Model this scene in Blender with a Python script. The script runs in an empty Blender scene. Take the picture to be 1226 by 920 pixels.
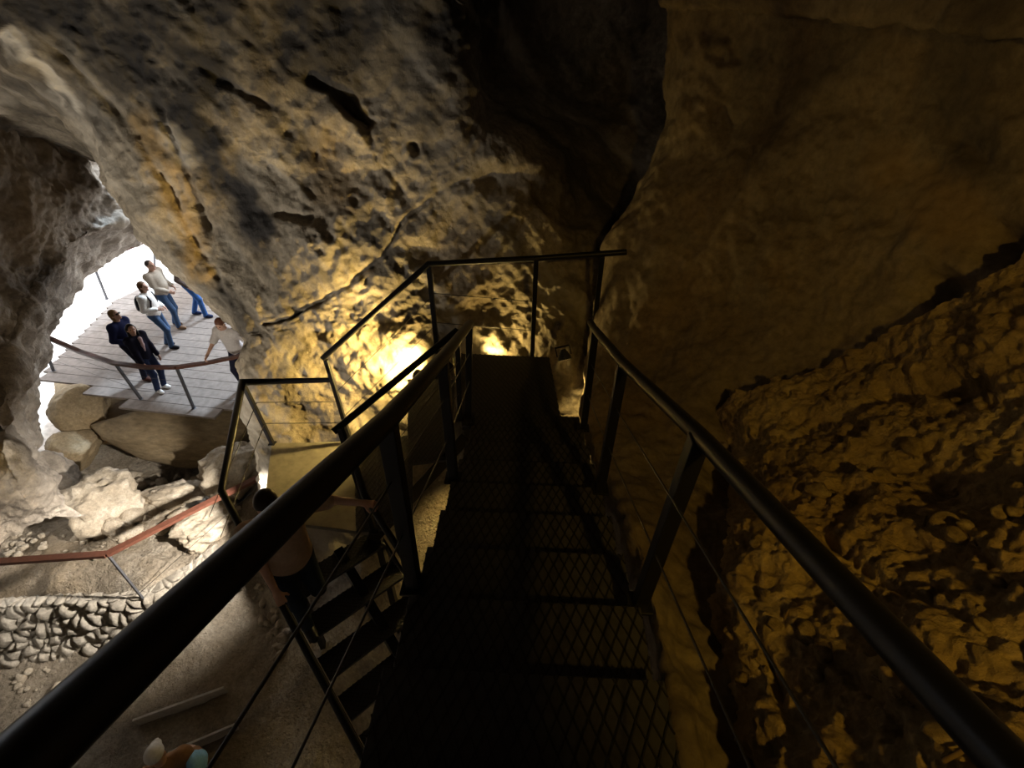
import bpy, bmesh, math, random
import numpy as np
from mathutils import Vector, Matrix

# ------------------------------------------------------------------ camera
CAM_H = 7.8                      # eye height above the lower cave ground
F_PX, CX, CY = 590.0, 613.0, 460.0
def _n(v):
    v = np.array(v, float); return v / np.linalg.norm(v)
_dn = _n([(602 - CX) / F_PX, (1259 - CY) / F_PX, 1])      # plumb line
_st = _n([(635 - CX) / F_PX, (317 - CY) / F_PX, 1])       # run of the stair
_fy = _n(_st - _st.dot(_dn) * _dn)
_fx = np.cross(_dn, _fy)
RC = np.array([_fx, _fy, -_dn])                            # world = RC @ camera
CAM = np.array([0.0, 0.0, CAM_H])

scene = bpy.context.scene
C = scene.collection
cd = bpy.data.cameras.new('camera'); camera = bpy.data.objects.new('camera', cd); C.objects.link(camera)
cd.sensor_fit = 'HORIZONTAL'; cd.sensor_width = 36.0; cd.lens = F_PX / 1226 * 36.0
cd.clip_start = 0.02; cd.clip_end = 200
M = Matrix.Identity(4)
for i in range(3):
    M[i][0], M[i][1], M[i][2], M[i][3] = RC[i, 0], -RC[i, 1], -RC[i, 2], CAM[i]
camera.matrix_world = M
scene.camera = camera

# ------------------------------------------------------------------ light
vs = scene.view_settings
vs.view_transform = 'Standard'; vs.look = 'None'; vs.gamma = 1.0; vs.exposure = 0.0
vs.use_curve_mapping = False
world = bpy.data.worlds.new('sky'); scene.world = world; world.use_nodes = True
bg = world.node_tree.nodes['Background']
bg.inputs[0].default_value = (0.92, 0.95, 1.0, 1); bg.inputs[1].default_value = 5.2

def lamp(name, kind, loc, power, color, size=0.1, aim=None, spot=None, blend=0.6):
    l = bpy.data.lights.new(name, kind); l.energy = power; l.color = color
    if kind == 'AREA': l.size = size
    elif kind != 'SUN': l.shadow_soft_size = size
    if spot: l.spot_size = math.radians(spot); l.spot_blend = blend
    o = bpy.data.objects.new(name, l); C.objects.link(o); o.location = loc
    if aim is not None:
        o.rotation_euler = (Vector(aim) - Vector(loc)).to_track_quat('-Z', 'Y').to_euler()
    return o
# daylight slanting in from beyond the rock, over the viewing platform
sun = lamp('sun', 'SUN', (0, 30, 30), 5.0, (0.62, 0.80, 1.0), aim=(-5.0, 13.0, 9.0)); sun.data.angle = math.radians(6)
# the cave's own floodlights and added, unseen fills: (name, place, power, colour, aim, cone)
NEU = (1.0, 0.93, 0.83); YEL = (1.0, 0.70, 0.22); AMB = (1.0, 0.60, 0.08); WRM = (1.0, 0.93, 0.80)
FLOODS = [
    ('yellow', (-1.28, 4.58, 4.50), 40, YEL, (-2.2, 5.0, 4.5), 176),
    ('under', (-1.15, 4.30, 3.75), 16, YEL, (-.7, 2.3, 2.2), 120),  # added to light the rock under the stairs
    ('rear', (-.45, 4.78, 4.60), 5.5, YEL, (.05, 5.2, 5.5), 150),  # second head added to light the rear wall
    ('corner', (.42, 4.52, 4.80), 6, YEL, (.64, 4.05, 4.1), 100),
    ('amber', (1.0, -1.0, 8.5), 10.5, AMB, (1.75, 1.3, 6.65), 76),
    ('white', (-5.6, 0.4, 3.9), 98, WRM, (-4.8, 6.2, 5.2), 80),  # unseen fill added off to the left for the rock mass
    ('rubble', (-2.75, 3.75, 3.3), 185, NEU, (-6.4, 4.6, .8), 72),  # hidden fill added to brighten the rubble
    ('ledge', (-8.0, 2.8, 5.4), 60, NEU, (-5.9, 4.8, .8), 68),  # unseen fill added in place of daylight from the mouth
]

# ------------------------------------------------------------------ pixel rays to real places
def ray(px, py): return RC @ np.array([(px - CX) / F_PX, (py - CY) / F_PX, 1.0])
def at(px, py, d):
    r = ray(px, py); return CAM + r / np.linalg.norm(r) * d
def onz(px, py, z):
    r = ray(px, py); return CAM + r * ((z - CAM_H) / r[2])
def onx(px, py, x):
    r = ray(px, py); return CAM + r * (x / r[0])
def ony(px, py, y):
    r = ray(px, py); return CAM + r * (y / r[1])
def proj(P):
    c = (np.asarray(P) - CAM) @ RC
    return np.stack([CX + F_PX * c[..., 0] / c[..., 2], CY + F_PX * c[..., 1] / c[..., 2]], -1)

# ------------------------------------------------------------------ object helpers
def link(name, me, mat, parent=None):
    o = bpy.data.objects.new(name, me); C.objects.link(o)
    if mat is not None and not me.materials:
        for m in (mat if isinstance(mat, (list, tuple)) else [mat]): me.materials.append(m)
    if parent is not None: o.parent = parent
    return o
def tag(o, label, cat, group=None, kind=None):
    o['label'] = label; o['category'] = cat
    if group: o['group'] = group
    if kind: o['kind'] = kind
    return o
def struct(o, label, cat):
    o['kind'] = 'structure'; o['label'] = label; o['category'] = cat; return o
def thing(name, label, cat, loc=(0, 0, 0), rot=(0, 0, 0), group=None):
    o = bpy.data.objects.new(name, None); C.objects.link(o); o.location = loc; o.rotation_euler = rot
    o.empty_display_size = 0.1
    return tag(o, label, cat, group)
def npmesh(name, verts, quads, smooth=True):
    verts = np.asarray(verts, np.float32); quads = np.asarray(quads, np.int32)
    me = bpy.data.meshes.new(name); k = quads.shape[1]
    me.vertices.add(len(verts)); me.vertices.foreach_set('co', verts.ravel())
    me.loops.add(quads.size); me.loops.foreach_set('vertex_index', quads.ravel())
    me.polygons.add(len(quads)); me.polygons.foreach_set('loop_start', np.arange(0, quads.size, k, dtype=np.int32))
    me.update(calc_edges=True); me.validate()
    me.polygons.foreach_set('use_smooth', np.full(len(me.polygons), smooth))
    return me
class MB:
    """collects boxes, bars and tubes for one mesh"""
    def __init__(s): s.v = []; s.f = []; s.sm = []
    def add(s, vs, fs, smooth=False):
        b = len(s.v); s.v += [tuple(map(float, p)) for p in vs]
        s.f += [tuple(b + i for i in f) for f in fs]; s.sm += [smooth] * len(fs)
    def hexa(s, lo, hi):      # four lower corners and four upper corners, in order
        s.add(list(lo) + list(hi), [(3, 2, 1, 0), (4, 5, 6, 7), (0, 1, 5, 4), (1, 2, 6, 5), (2, 3, 7, 6), (3, 0, 4, 7)])
    def box(s, a, b):
        (x0, y0, z0), (x1, y1, z1) = a, b
        s.hexa([(x0, y0, z0), (x1, y0, z0), (x1, y1, z0), (x0, y1, z0)], [(x0, y0, z1), (x1, y0, z1), (x1, y1, z1), (x0, y1, z1)])
    def bar(s, a, b, w, h, up=(0, 0, 1)):
        a, b = Vector(a), Vector(b); t = (b - a).normalized(); u = Vector(up)
        if abs(t.dot(u)) > .98: u = Vector((0, 1, 0))
        x = t.cross(u).normalized(); y = x.cross(t)
        q = [(-w, -h), (w, -h), (w, h), (-w, h)]
        s.hexa([a + x * i / 2 + y * j / 2 for i, j in q], [b + x * i / 2 + y * j / 2 for i, j in q])
    def tube(s, pts, r, n=12, caps=True):
        pts = [Vector(p) for p in pts]; rings = []; up = None
        rr = r if isinstance(r, (list, tuple)) else [r] * len(pts)
        for i, p in enumerate(pts):
            t = (pts[min(i + 1, len(pts) - 1)] - pts[max(i - 1, 0)]).normalized()
            if up is None:
                up = Vector((0, 0, 1)) if abs(t.z) < .9 else Vector((0, 1, 0))
            x = t.cross(up).normalized(); y = x.cross(t).normalized(); up = y
            k = rr[i]
            if 0 < i < len(pts) - 1:
                c = (pts[i + 1] - p).normalized().dot((p - pts[i - 1]).normalized()); k = k / max(.6, math.sqrt((1 + c) / 2)) 
            rings.append([p + (x * math.cos(a) + y * math.sin(a)) * k for a in [2 * math.pi * j / n for j in range(n)]])
        vs = [v for g in rings for v in g]; fs = []
        for i in range(len(rings) - 1):
            for j in range(n):
                fs.append((i * n + j, i * n + (j + 1) % n, (i + 1) * n + (j + 1) % n, (i + 1) * n + j))
        s.add(vs, fs, True)
        if caps:
            s.add(rings[0], [tuple(range(n - 1, -1, -1))]); s.add(rings[-1], [tuple(range(n))])
    def build(s, name, mat, parent=None, bevel=0, origin=None):
        me = bpy.data.meshes.new(name)
        off = Vector(origin) if origin is not None else Vector((0, 0, 0))
        if parent is not None and origin is None:
            off = Vector(parent.location)
        me.from_pydata([Vector(p) - off for p in s.v], [], s.f); me.update()
        me.polygons.foreach_set('use_smooth', s.sm)
        o = link(name, me, mat, parent)
        if parent is None: o.location = off
        if bevel:
            m = o.modifiers.new('bevel', 'BEVEL'); m.width = bevel; m.segments = 2; m.limit_method = 'ANGLE'
        return o

# ------------------------------------------------------------------ noise
_rs = np.random.RandomState(7)
_perm = np.tile(_rs.permutation(256), 3)
_grad = _rs.normal(size=(256, 3)); _grad /= np.linalg.norm(_grad, axis=1)[:, None]
_rnd = _rs.rand(256, 3)
def perlin(p):
    i = np.floor(p).astype(int); f = p - i; i &= 255
    u = f * f * f * (f * (f * 6 - 15) + 10); out = 0
    for a in (0, 1):
        for b in (0, 1):
            for c in (0, 1):
                h = _perm[_perm[_perm[i[:, 0] + a] + i[:, 1] + b] + i[:, 2] + c]
                g = _grad[h]; d = (g * (f - (a, b, c))).sum(1)
                w = (u[:, 0] if a else 1 - u[:, 0]) * (u[:, 1] if b else 1 - u[:, 1]) * (u[:, 2] if c else 1 - u[:, 2])
                out = out + w * d
    return out * 1.5
def fbm(p, octv=5, gain=.5, ridge=False):
    s = 0; a = 1
    for k in range(octv):
        n = perlin(p * 2.03 ** k + 17.3 * k)
        s = s + a * ((1 - 2 * np.abs(n)) if ridge else n); a *= gain
    return s
def worley(p):
    i = np.floor(p).astype(int); f1 = np.full(len(p), 9.); f2 = f1.copy(); idc = np.zeros(len(p), int)
    for a in (-1, 0, 1):
        for b in (-1, 0, 1):
            for c in (-1, 0, 1):
                q = i + (a, b, c); h = _perm[_perm[_perm[q[:, 0] & 255] + (q[:, 1] & 255)] + (q[:, 2] & 255)]
                d = np.linalg.norm(q + _rnd[h] - p, axis=1)
                near = d < f1
                f2 = np.where(near, f1, np.minimum(f2, d)); idc = np.where(near, h, idc); f1 = np.where(near, d, f1)
    return f1, f2, idc

# ------------------------------------------------------------------ materials
def mat_new(name):
    m = bpy.data.materials.new(name); m.use_nodes = True
    nt = m.node_tree; return m, nt, nt.nodes, nt.links, nt.nodes['Principled BSDF']
def ramp(nodes, stops):
    r = nodes.new('ShaderNodeValToRGB'); e = r.color_ramp.elements
    while len(e) < len(stops): e.new(0.5)
    for el, (p, c) in zip(e, stops): el.position = p; el.color = (*c, 1) if len(c) == 3 else c
    return r
def noise(nodes, links, vec, scale, detail=6, rough=.6, dist=0.0):
    n = nodes.new('ShaderNodeTexNoise'); n.inputs['Scale'].default_value = scale
    n.inputs['Detail'].default_value = detail; n.inputs['Roughness'].default_value = rough
    n.inputs['Distortion'].default_value = dist
    links.new(vec, n.inputs['Vector']); return n
def mixc(nodes, links, fac, a, b, mode='MIX'):
    m = nodes.new('ShaderNodeMix'); m.data_type = 'RGBA'; m.blend_type = mode
    for sock, v in ((m.inputs[0], fac), (m.inputs[6], a), (m.inputs[7], b)):
        if hasattr(v, 'links'): links.new(v, sock)
        else: sock.default_value = v if not isinstance(v, tuple) else ((*v, 1) if len(v) == 3 else v)
    return m.outputs[2]
def rock_mat(name, stops, ochre=(.30, .19, .07), och=.35, soot=(.030, .027, .026), bump=.5, fine=14, streak=(1, 1, 1), rough=.88):
    m, nt, N, L, b = mat_new(name)
    tc = N.new('ShaderNodeTexCoord'); v = tc.outputs['Object']
    mp = N.new('ShaderNodeMapping'); mp.inputs['Scale'].default_value = streak; L.new(v, mp.inputs['Vector'])
    n1 = noise(N, L, mp.outputs[0], 0.9, 9, .68, .0)
    r1 = ramp(N, stops); L.new(n1.outputs['Fac'], r1.inputs[0])
    n2 = noise(N, L, v, 0.55, 5, .6, .2)
    r2 = ramp(N, [(.50, (0, 0, 0)), (.66, (och,) * 3)]); L.new(n2.outputs['Fac'], r2.inputs[0])
    c = mixc(N, L, r2.outputs[0], r1.outputs[0], ochre)
    n3 = noise(N, L, v, fine, 8, .7)
    r3 = ramp(N, [(.30, (.62,) * 3), (.70, (1.22,) * 3)]); L.new(n3.outputs['Fac'], r3.inputs[0])
    c = mixc(N, L, 1.0, c, r3.outputs[0], 'MULTIPLY')
    a = N.new('ShaderNodeAttribute'); a.attribute_name = 'stain_and_light'  # mask: soot, ochre and pale marks, some strokes painted shade and daylight
    sp = N.new('ShaderNodeSeparateColor'); L.new(a.outputs['Color'], sp.inputs[0])
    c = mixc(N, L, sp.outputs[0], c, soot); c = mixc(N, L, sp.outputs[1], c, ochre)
    c = mixc(N, L, sp.outputs[2], c, (.52, .47, .40))
    L.new(c, b.inputs['Base Color']); b.inputs['Roughness'].default_value = rough
    b.inputs['Specular IOR Level'].default_value = .25
    n4 = noise(N, L, v, fine * .5, 12, .68)
    vo = N.new('ShaderNodeTexVoronoi'); vo.inputs['Scale'].default_value = fine * .75; L.new(v, vo.inputs['Vector'])
    vr = ramp(N, [(.0, (0,) * 3), (.30, (1,) * 3)]); L.new(vo.outputs['Distance'], vr.inputs[0])
    ad = N.new('ShaderNodeMath'); ad.operation = 'MULTIPLY_ADD'; L.new(vr.outputs[0], ad.inputs[0]); ad.inputs[1].default_value = .22
    L.new(n4.outputs['Fac'], ad.inputs[2])
    bp = N.new('ShaderNodeBump'); bp.inputs['Strength'].default_value = bump; bp.inputs['Distance'].default_value = .09
    L.new(ad.outputs[0], bp.inputs['Height']); L.new(bp.outputs[0], b.inputs['Normal'])
    return m
def plain(name, col, rough=.6, metal=0, var=.15, scale=20, bump=0.0, spec=.4):
    m, nt, N, L, b = mat_new(name)
    tc = N.new('ShaderNodeTexCoord'); n = noise(N, L, tc.outputs['Object'], scale, 5, .6)
    r = ramp(N, [(.3, tuple(x * (1 - var) for x in col)), (.7, tuple(min(1, x * (1 + var)) for x in col))]); L.new(n.outputs['Fac'], r.inputs[0])
    L.new(r.outputs[0], b.inputs['Base Color']); b.inputs['Roughness'].default_value = rough
    b.inputs['Metallic'].default_value = metal; b.inputs['Specular IOR Level'].default_value = spec
    if bump:
        bp = N.new('ShaderNodeBump'); bp.inputs['Strength'].default_value = bump; bp.inputs['Distance'].default_value = .01
        L.new(n.outputs['Fac'], bp.inputs['Height']); L.new(bp.outputs[0], b.inputs['Normal'])
    return m
MAT = {}
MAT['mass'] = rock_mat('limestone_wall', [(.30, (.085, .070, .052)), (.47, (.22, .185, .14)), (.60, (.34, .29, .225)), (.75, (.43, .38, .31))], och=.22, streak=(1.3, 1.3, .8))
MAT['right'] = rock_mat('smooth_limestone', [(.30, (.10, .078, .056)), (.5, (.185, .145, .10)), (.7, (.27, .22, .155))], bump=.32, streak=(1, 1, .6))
MAT['bank'] = rock_mat('earthy_rubble', [(.30, (.13, .09, .045)), (.48, (.34, .245, .12)), (.62, (.52, .40, .21)), (.78, (.60, .50, .31))], bump=.7, fine=22)
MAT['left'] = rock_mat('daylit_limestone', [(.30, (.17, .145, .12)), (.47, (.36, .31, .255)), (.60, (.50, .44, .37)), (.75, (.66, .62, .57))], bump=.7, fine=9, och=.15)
MAT['floor'] = rock_mat('dusty_ground', [(.30, (.12, .095, .065)), (.5, (.26, .215, .16)), (.7, (.42, .37, .30))], bump=1.0, fine=20, och=.2)
MAT['boulder'] = rock_mat('pale_boulder', [(.30, (.26, .21, .15)), (.5, (.40, .34, .26)), (.7, (.58, .52, .44))], bump=.45, fine=13, och=.3)
MAT['tan_boulder'] = rock_mat('tan_boulder', [(.30, (.19, .135, .075)), (.5, (.29, .22, .13)), (.7, (.36, .28, .18))], bump=.35, fine=11, och=.3)
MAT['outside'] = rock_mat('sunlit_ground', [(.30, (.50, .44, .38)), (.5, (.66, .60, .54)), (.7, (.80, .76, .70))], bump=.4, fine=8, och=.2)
MAT['wallstone'] = rock_mat('dry_stone', [(.30, (.19, .165, .13)), (.5, (.32, .285, .235)), (.7, (.44, .40, .34))], bump=.4, fine=16, och=.15)
MAT['metal'] = plain('black_painted_steel', (.008, .0075, .009), .42, 0, .2, 30, .05, .3)
MAT['tread'] = plain('dark_steel_plate', (.05, .047, .050), .6, .1, .25, 25, .1, .4)
MAT['landing'] = plain('dull_steel_plate', (.17, .155, .125), .65, .1, .2, 12, .1, .35)
MAT['mesh'] = plain('expanded_steel', (.014, .013, .013), .5, .2, .2, 40, 0, .5)
MAT['wire'] = plain('thin_steel_cable', (.05, .045, .04), .4, .6, .2, 40)
MAT['rust'] = plain('brown_painted_rail', (.085, .032, .020), .45, 0, .25, 18, .1, .4)
MAT['grey_post'] = plain('grey_steel_post', (.10, .10, .11), .45, .5, .2, 20)
MAT['lampbody'] = plain('lamp_housing', (.03, .03, .03), .5, .2, .1)
def emit(name, col, s):
    m, nt, N, L, b = mat_new(name); b.inputs['Emission Color'].default_value = (*col, 1); b.inputs['Emission Strength'].default_value = s
    b.inputs['Base Color'].default_value = (.8, .8, .8, 1); return m

# ------------------------------------------------------------------ rock sheets
def cr_weights(n, m, pos=None):
    """Catmull-Rom weights: m samples over n control rows"""
    t = np.linspace(0, n - 1, m) if pos is None else pos
    W = np.zeros((len(t), n)); i = np.minimum(np.floor(t).astype(int), n - 2); f = t - i
    w = [-.5 * f + f * f - .5 * f ** 3, 1 - 2.5 * f * f + 1.5 * f ** 3, .5 * f + 2 * f * f - 1.5 * f ** 3, -.5 * f * f + .5 * f ** 3]
    for k in range(4):
        j = i + k - 1; lo = j < 0; hi = j > n - 1; jj = np.clip(j, 0, n - 1)
        np.add.at(W, (np.arange(len(t)), jj), w[k])
        for msk, e0, e1 in ((lo, 0, 1), (hi, n - 1, n - 2)):   # straight extension past the ends
            r = np.where(msk)[0]; np.add.at(W, (r, np.full(len(r), e0)), w[k][r]); np.add.at(W, (r, np.full(len(r), e1)), -w[k][r])
    return W
def pt(c):
    if c[0] == 'w': return np.array(c[1:], float)
    if len(c) == 3: return at(*c)
    k = c[3]
    return {'z': onz, 'x': onx, 'y': ony}[k](c[0], c[1], c[2])
def seg_dist(q, poly):
    d = np.full(len(q), 1e9); poly = np.array(poly, float)
    for a, b in zip(poly[:-1], poly[1:]):
        ab = b - a; t = np.clip(((q - a) @ ab) / (ab @ ab), 0, 1)
        d = np.minimum(d, np.linalg.norm(q - a - t[:, None] * ab, axis=1))
    return d
def grid_quads(nv, nu):
    idx = np.arange(nv * nu).reshape(nv, nu)
    return np.stack([idx[:-1, :-1], idx[:-1, 1:], idx[1:, 1:], idx[1:, :-1]], -1).reshape(-1, 4)
def normals(P):
    du = np.gradient(P, axis=1); dv = np.gradient(P, axis=0); n = np.cross(du, dv)
    return n / (np.linalg.norm(n, axis=2, keepdims=True) + 1e-9)
def sheet(name, rows, nu, nv, mat, big=.22, mid=.10, small=.03, pits=.05, ridge=.0, freq=.7, seed=0, carve=(), stains_and_light=(), smoothmask=None, look=None, pitfreq=5.0, grain=None):
    A = np.array([[pt(c) for c in r] for r in rows])
    nr, nc = A.shape[:2]
    P = np.einsum('ai,ijk,bj->abk', cr_weights(nr, nv), A, cr_weights(nc, nu))
    n = normals(P); to = (CAM if look is None else np.array(look)) - P
    if (n * to).sum() < 0: n = -n
    p = P.reshape(-1, 3); nn = n.reshape(-1, 3); s = p + seed * 31.7
    px = proj(p)
    h = big * fbm(s * freq, 4) + mid * fbm(s * freq * 3.1 + 5, 4) + small * fbm(s * freq * 13, 3)
    if ridge: h = h + ridge * (fbm(s * freq * 1.7 + 9, 4, ridge=True) - .6)
    if grain:
        gd = _n(grain[0]); sa = (s - gd * ((s @ gd) * .86)[:, None]); gn = fbm(sa * 2.2 + 70, 4); h = h + grain[1] * gn + grain[1] * .5 * fbm(sa * 7 + 20, 3)
    if pits:
        f1, f2, _ = worley(s * pitfreq + .35 * np.stack([perlin(s * 6), perlin(s * 6 + 40), perlin(s * 6 + 80)], 1))
        gate = np.clip(perlin(s * 1.1 + 3) * 2.5 + .45, 0, 1)
        h = h - pits * gate * np.clip(1 - f1 / .42, 0, 1) ** .7
        g1, g2, _ = worley(s * pitfreq * .37)
        h = h + pits * .9 * np.clip((g2 - g1) * 1.6, 0, .5)
    wob = np.stack([perlin(s * 3), perlin(s * 3 + 50)], 1) * 7 + np.stack([perlin(s * 9), perlin(s * 9 + 50)], 1) * 3
    for poly, w, dep in carve:
        d = seg_dist(px + wob * .45, poly); h = h - dep * np.exp(-(d / w) ** 2) * np.clip(.75 + 1.1 * perlin(s * 2.6 + 4), .15, 1.1)
    p = p + nn * h[:, None]
    me = npmesh(name, p, grid_quads(nv, nu))
    col = np.zeros((len(p), 4), np.float32); col[:, 3] = 1
    for ch, poly, w, st in stains_and_light:
        d = seg_dist(px + wob * 2.2, poly)
        brk = np.clip(1.0 + .9 * fbm(s * 2.2 + 30, 4), 0, 1)
        col[:, ch] = np.maximum(col[:, ch], st * np.clip(1.5 - d / w, 0, 1) * brk)
    if grain: col[:, 0] = np.maximum(col[:, 0], grain[2] * np.clip(fbm(sa * 1.5 + 11, 4) * 1.6 - .25, 0, 1)); col[:, 2] = np.maximum(col[:, 2], .5 * np.clip(fbm(sa * 1.9 + 31, 4) * 1.6 - .35, 0, 1))
    ca = me.color_attributes.new('stain_and_light', 'FLOAT_COLOR', 'POINT'); ca.data.foreach_set('color', col.ravel())
    return link(name, me, mat)

# ================================================================== THE CAVE
Z = CAM_H
mass_rows = [
 [('w', -9, 15, 9), ('w', -9, 12.5, 10), ('w', -10, 8, 12), ('w', -6, 6.4, 12.5), ('w', -4, 5.9, 12.5), ('w', -2, 5.8, 12.5), ('w', -.4, 5.8, 12.5), ('w', 0, 7.3, 12.5), ('w', 1.2, 8, 12.5), ('w', 2.8, 7.5, 12.5)],
 [(-350, 60, 13), (-320, 20, 10.5), (-260, -60, 8.0), (0, -90, 7.6), (200, -90, 7.0), (400, -90, 6.6), (555, -90, 6.4), (588, -90, 8.2), (700, -90, 9), (830, -90, 8.5)],
 [(-120, 150, 13), (-110, 100, 10), (-80, 10, 8.0), (80, 0, 7.4), (230, 0, 6.9), (400, 0, 6.6), (553, 0, 6.4), (586, 0, 8), (700, 0, 9), (830, 0, 8.5)],
 [(10, 165, 13), (10, 130, 10), (0, 55, 7.9), (130, 60, 7.3), (260, 70, 6.8), (410, 70, 6.5), (553, 70, 6.3), (585, 70, 7.8), (700, 70, 8.8), (820, 70, 8.5)],
 [(112, 195, 13), (104, 168, 10), (92, 142, 7.8), (200, 140, 7.1), (310, 140, 6.6), (440, 140, 6.3), (560, 130, 6.3), (597, 122, 7.2), (700, 120, 8.6), (820, 120, 8.3)],
 [(165, 240, 13), (152, 225, 10), (138, 215, 7.7), (240, 210, 7.0), (350, 205, 6.5), (460, 200, 6.3), (560, 185, 6.2), (620, 172, 6.3), (710, 165, 7.4), (810, 180, 8)],
 [(205, 290, 13), (190, 288, 10), (173, 284, 7.6), (260, 270, 6.9), (370, 260, 6.4), (470, 250, 6.2), (560, 240, 6.15), (640, 230, 6.15), (710, 235, 6.9), (790, 250, 7.5)],
 [(245, 330, 12), (226, 332, 9.3), (206, 322, 7.4), (285, 315, 6.8), (380, 305, 6.35), (470, 300, 6.15), (560, 295, 6.05), (640, 290, 6.05), (710, 290, 6.4), (760, 300, 7)],
 [(295, 370, 11), (272, 370, 8.8), (248, 368, 7.2), (310, 360, 6.7), (390, 350, 6.4), (480, 350, 6.1), (560, 350, 6.0), (640, 350, 5.95), (700, 350, 6.0), (745, 350, 6.4)],
 [(345, 400, 10.5), (320, 400, 8.5), (297, 399, 7.05), (330, 392, 6.65), (395, 380, 6.4), (480, 375, 6.1), (560, 375, 6.0), (640, 375, 5.93), (695, 375, 5.95), (737, 375, 6.3)],
 [(345, 430, 10), (318, 430, 8.2), (296, 428, 6.9), (335, 415, 6.6), (400, 405, 6.4), (480, 400, 6.1), (560, 400, 6.0), (640, 400, 5.9), (690, 400, 5.9), (730, 400, 6.2)],
 [(345, 480, 10), (320, 478, 8.2), (297, 478, 6.9), (335, 470, 6.6), (400, 460, 6.5), (480, 450, 6.2), (560, 450, 6.1), (640, 450, 6), (690, 450, 5.9), (730, 450, 6)],
 [(345, 530, 10), (320, 530, 8.3), (303, 525, 7.1), (345, 520, 6.85), (400, 510, 6.7), (480, 500, 6.5), (560, 500, 6.3), (640, 500, 6.2), (690, 500, 6.0), (730, 500, 6)],
 [(355, 580, 10), (330, 580, 8.5), (315, 575, 7.4), (350, 570, 7.1), (400, 570, 7), (480, 560, 6.8), (560, 560, 6.6), (640, 560, 6.4), (690, 560, 6.2), (730, 560, 6.2)],
 [(370, 680, 10), (345, 680, 8.8), (330, 680, 7.8), (360, 680, 7.6), (410, 680, 7.5), (480, 660, 7.3), (560, 660, 7), (640, 660, 6.7), (690, 660, 6.4), (740, 660, 6.4)],
]
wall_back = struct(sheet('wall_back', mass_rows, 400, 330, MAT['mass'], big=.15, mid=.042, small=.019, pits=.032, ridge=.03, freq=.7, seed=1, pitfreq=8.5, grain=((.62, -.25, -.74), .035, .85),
  carve=[([(372, 92), (400, 105), (437, 148)], 6.5, .2), ([(437, 148), (447, 185), (472, 214), (480, 228)], 3.5, .12),
         ([(560, 215), (520, 232), (485, 262), (455, 312), (405, 350), (352, 380), (322, 386)], 2.0, .13),
         ([(190, 110), (225, 200), (250, 290), (262, 345)], 4, .09), ([(160, 150), (205, 225), (225, 280), (250, 320)], 4, .07),
         ([(240, 80), (300, 115), (345, 135), (340, 160)], 5, .07), ([(60, 60), (110, 110), (160, 160)], 5, .08),
         ([(404, 110), (425, 135)], 9, .14), ([(497, 176)] * 2 if 0 else [(495, 174), (499, 181)], 5, .2),
         ([(590, 215), (640, 225), (690, 262)], 14, .18), ([(300, 250), (370, 262)], 5, .08)],
  stains_and_light=[(0, [(222, 118), (255, 175), (292, 240), (318, 290)], 20, 1.0), (0, [(70, 10), (160, 45), (240, 100)], 46, 1.0), (0, [(310, 0), (330, 60), (400, 60), (460, 20)], 42, .85),
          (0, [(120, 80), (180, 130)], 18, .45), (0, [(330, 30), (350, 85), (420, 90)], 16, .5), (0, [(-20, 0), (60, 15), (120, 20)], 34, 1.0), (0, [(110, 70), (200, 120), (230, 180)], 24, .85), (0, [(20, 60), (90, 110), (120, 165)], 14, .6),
          (0, [(-60, -20), (200, -30), (420, -20), (560, -20)], 105, .95), (0, [(575, 0), (640, 60), (690, 130), (720, 260)], 45, .55), (0, [(20, 90), (80, 130)], 18, .7),  # top: soot plus fading light; recess and arch underside: shade put into colour
          (1, [(170, 145), (215, 230), (240, 330)], 14, .6), (1, [(390, 190), (400, 230)], 26, .35),
          (2, [(5, 45), (50, 80), (88, 132)], 7, .8), (2, [(210, 165), (232, 190)], 14, .5)]),
  'pitted grey brown limestone mass hanging over the cave, with dark soot streaks', 'rock wall')

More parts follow.
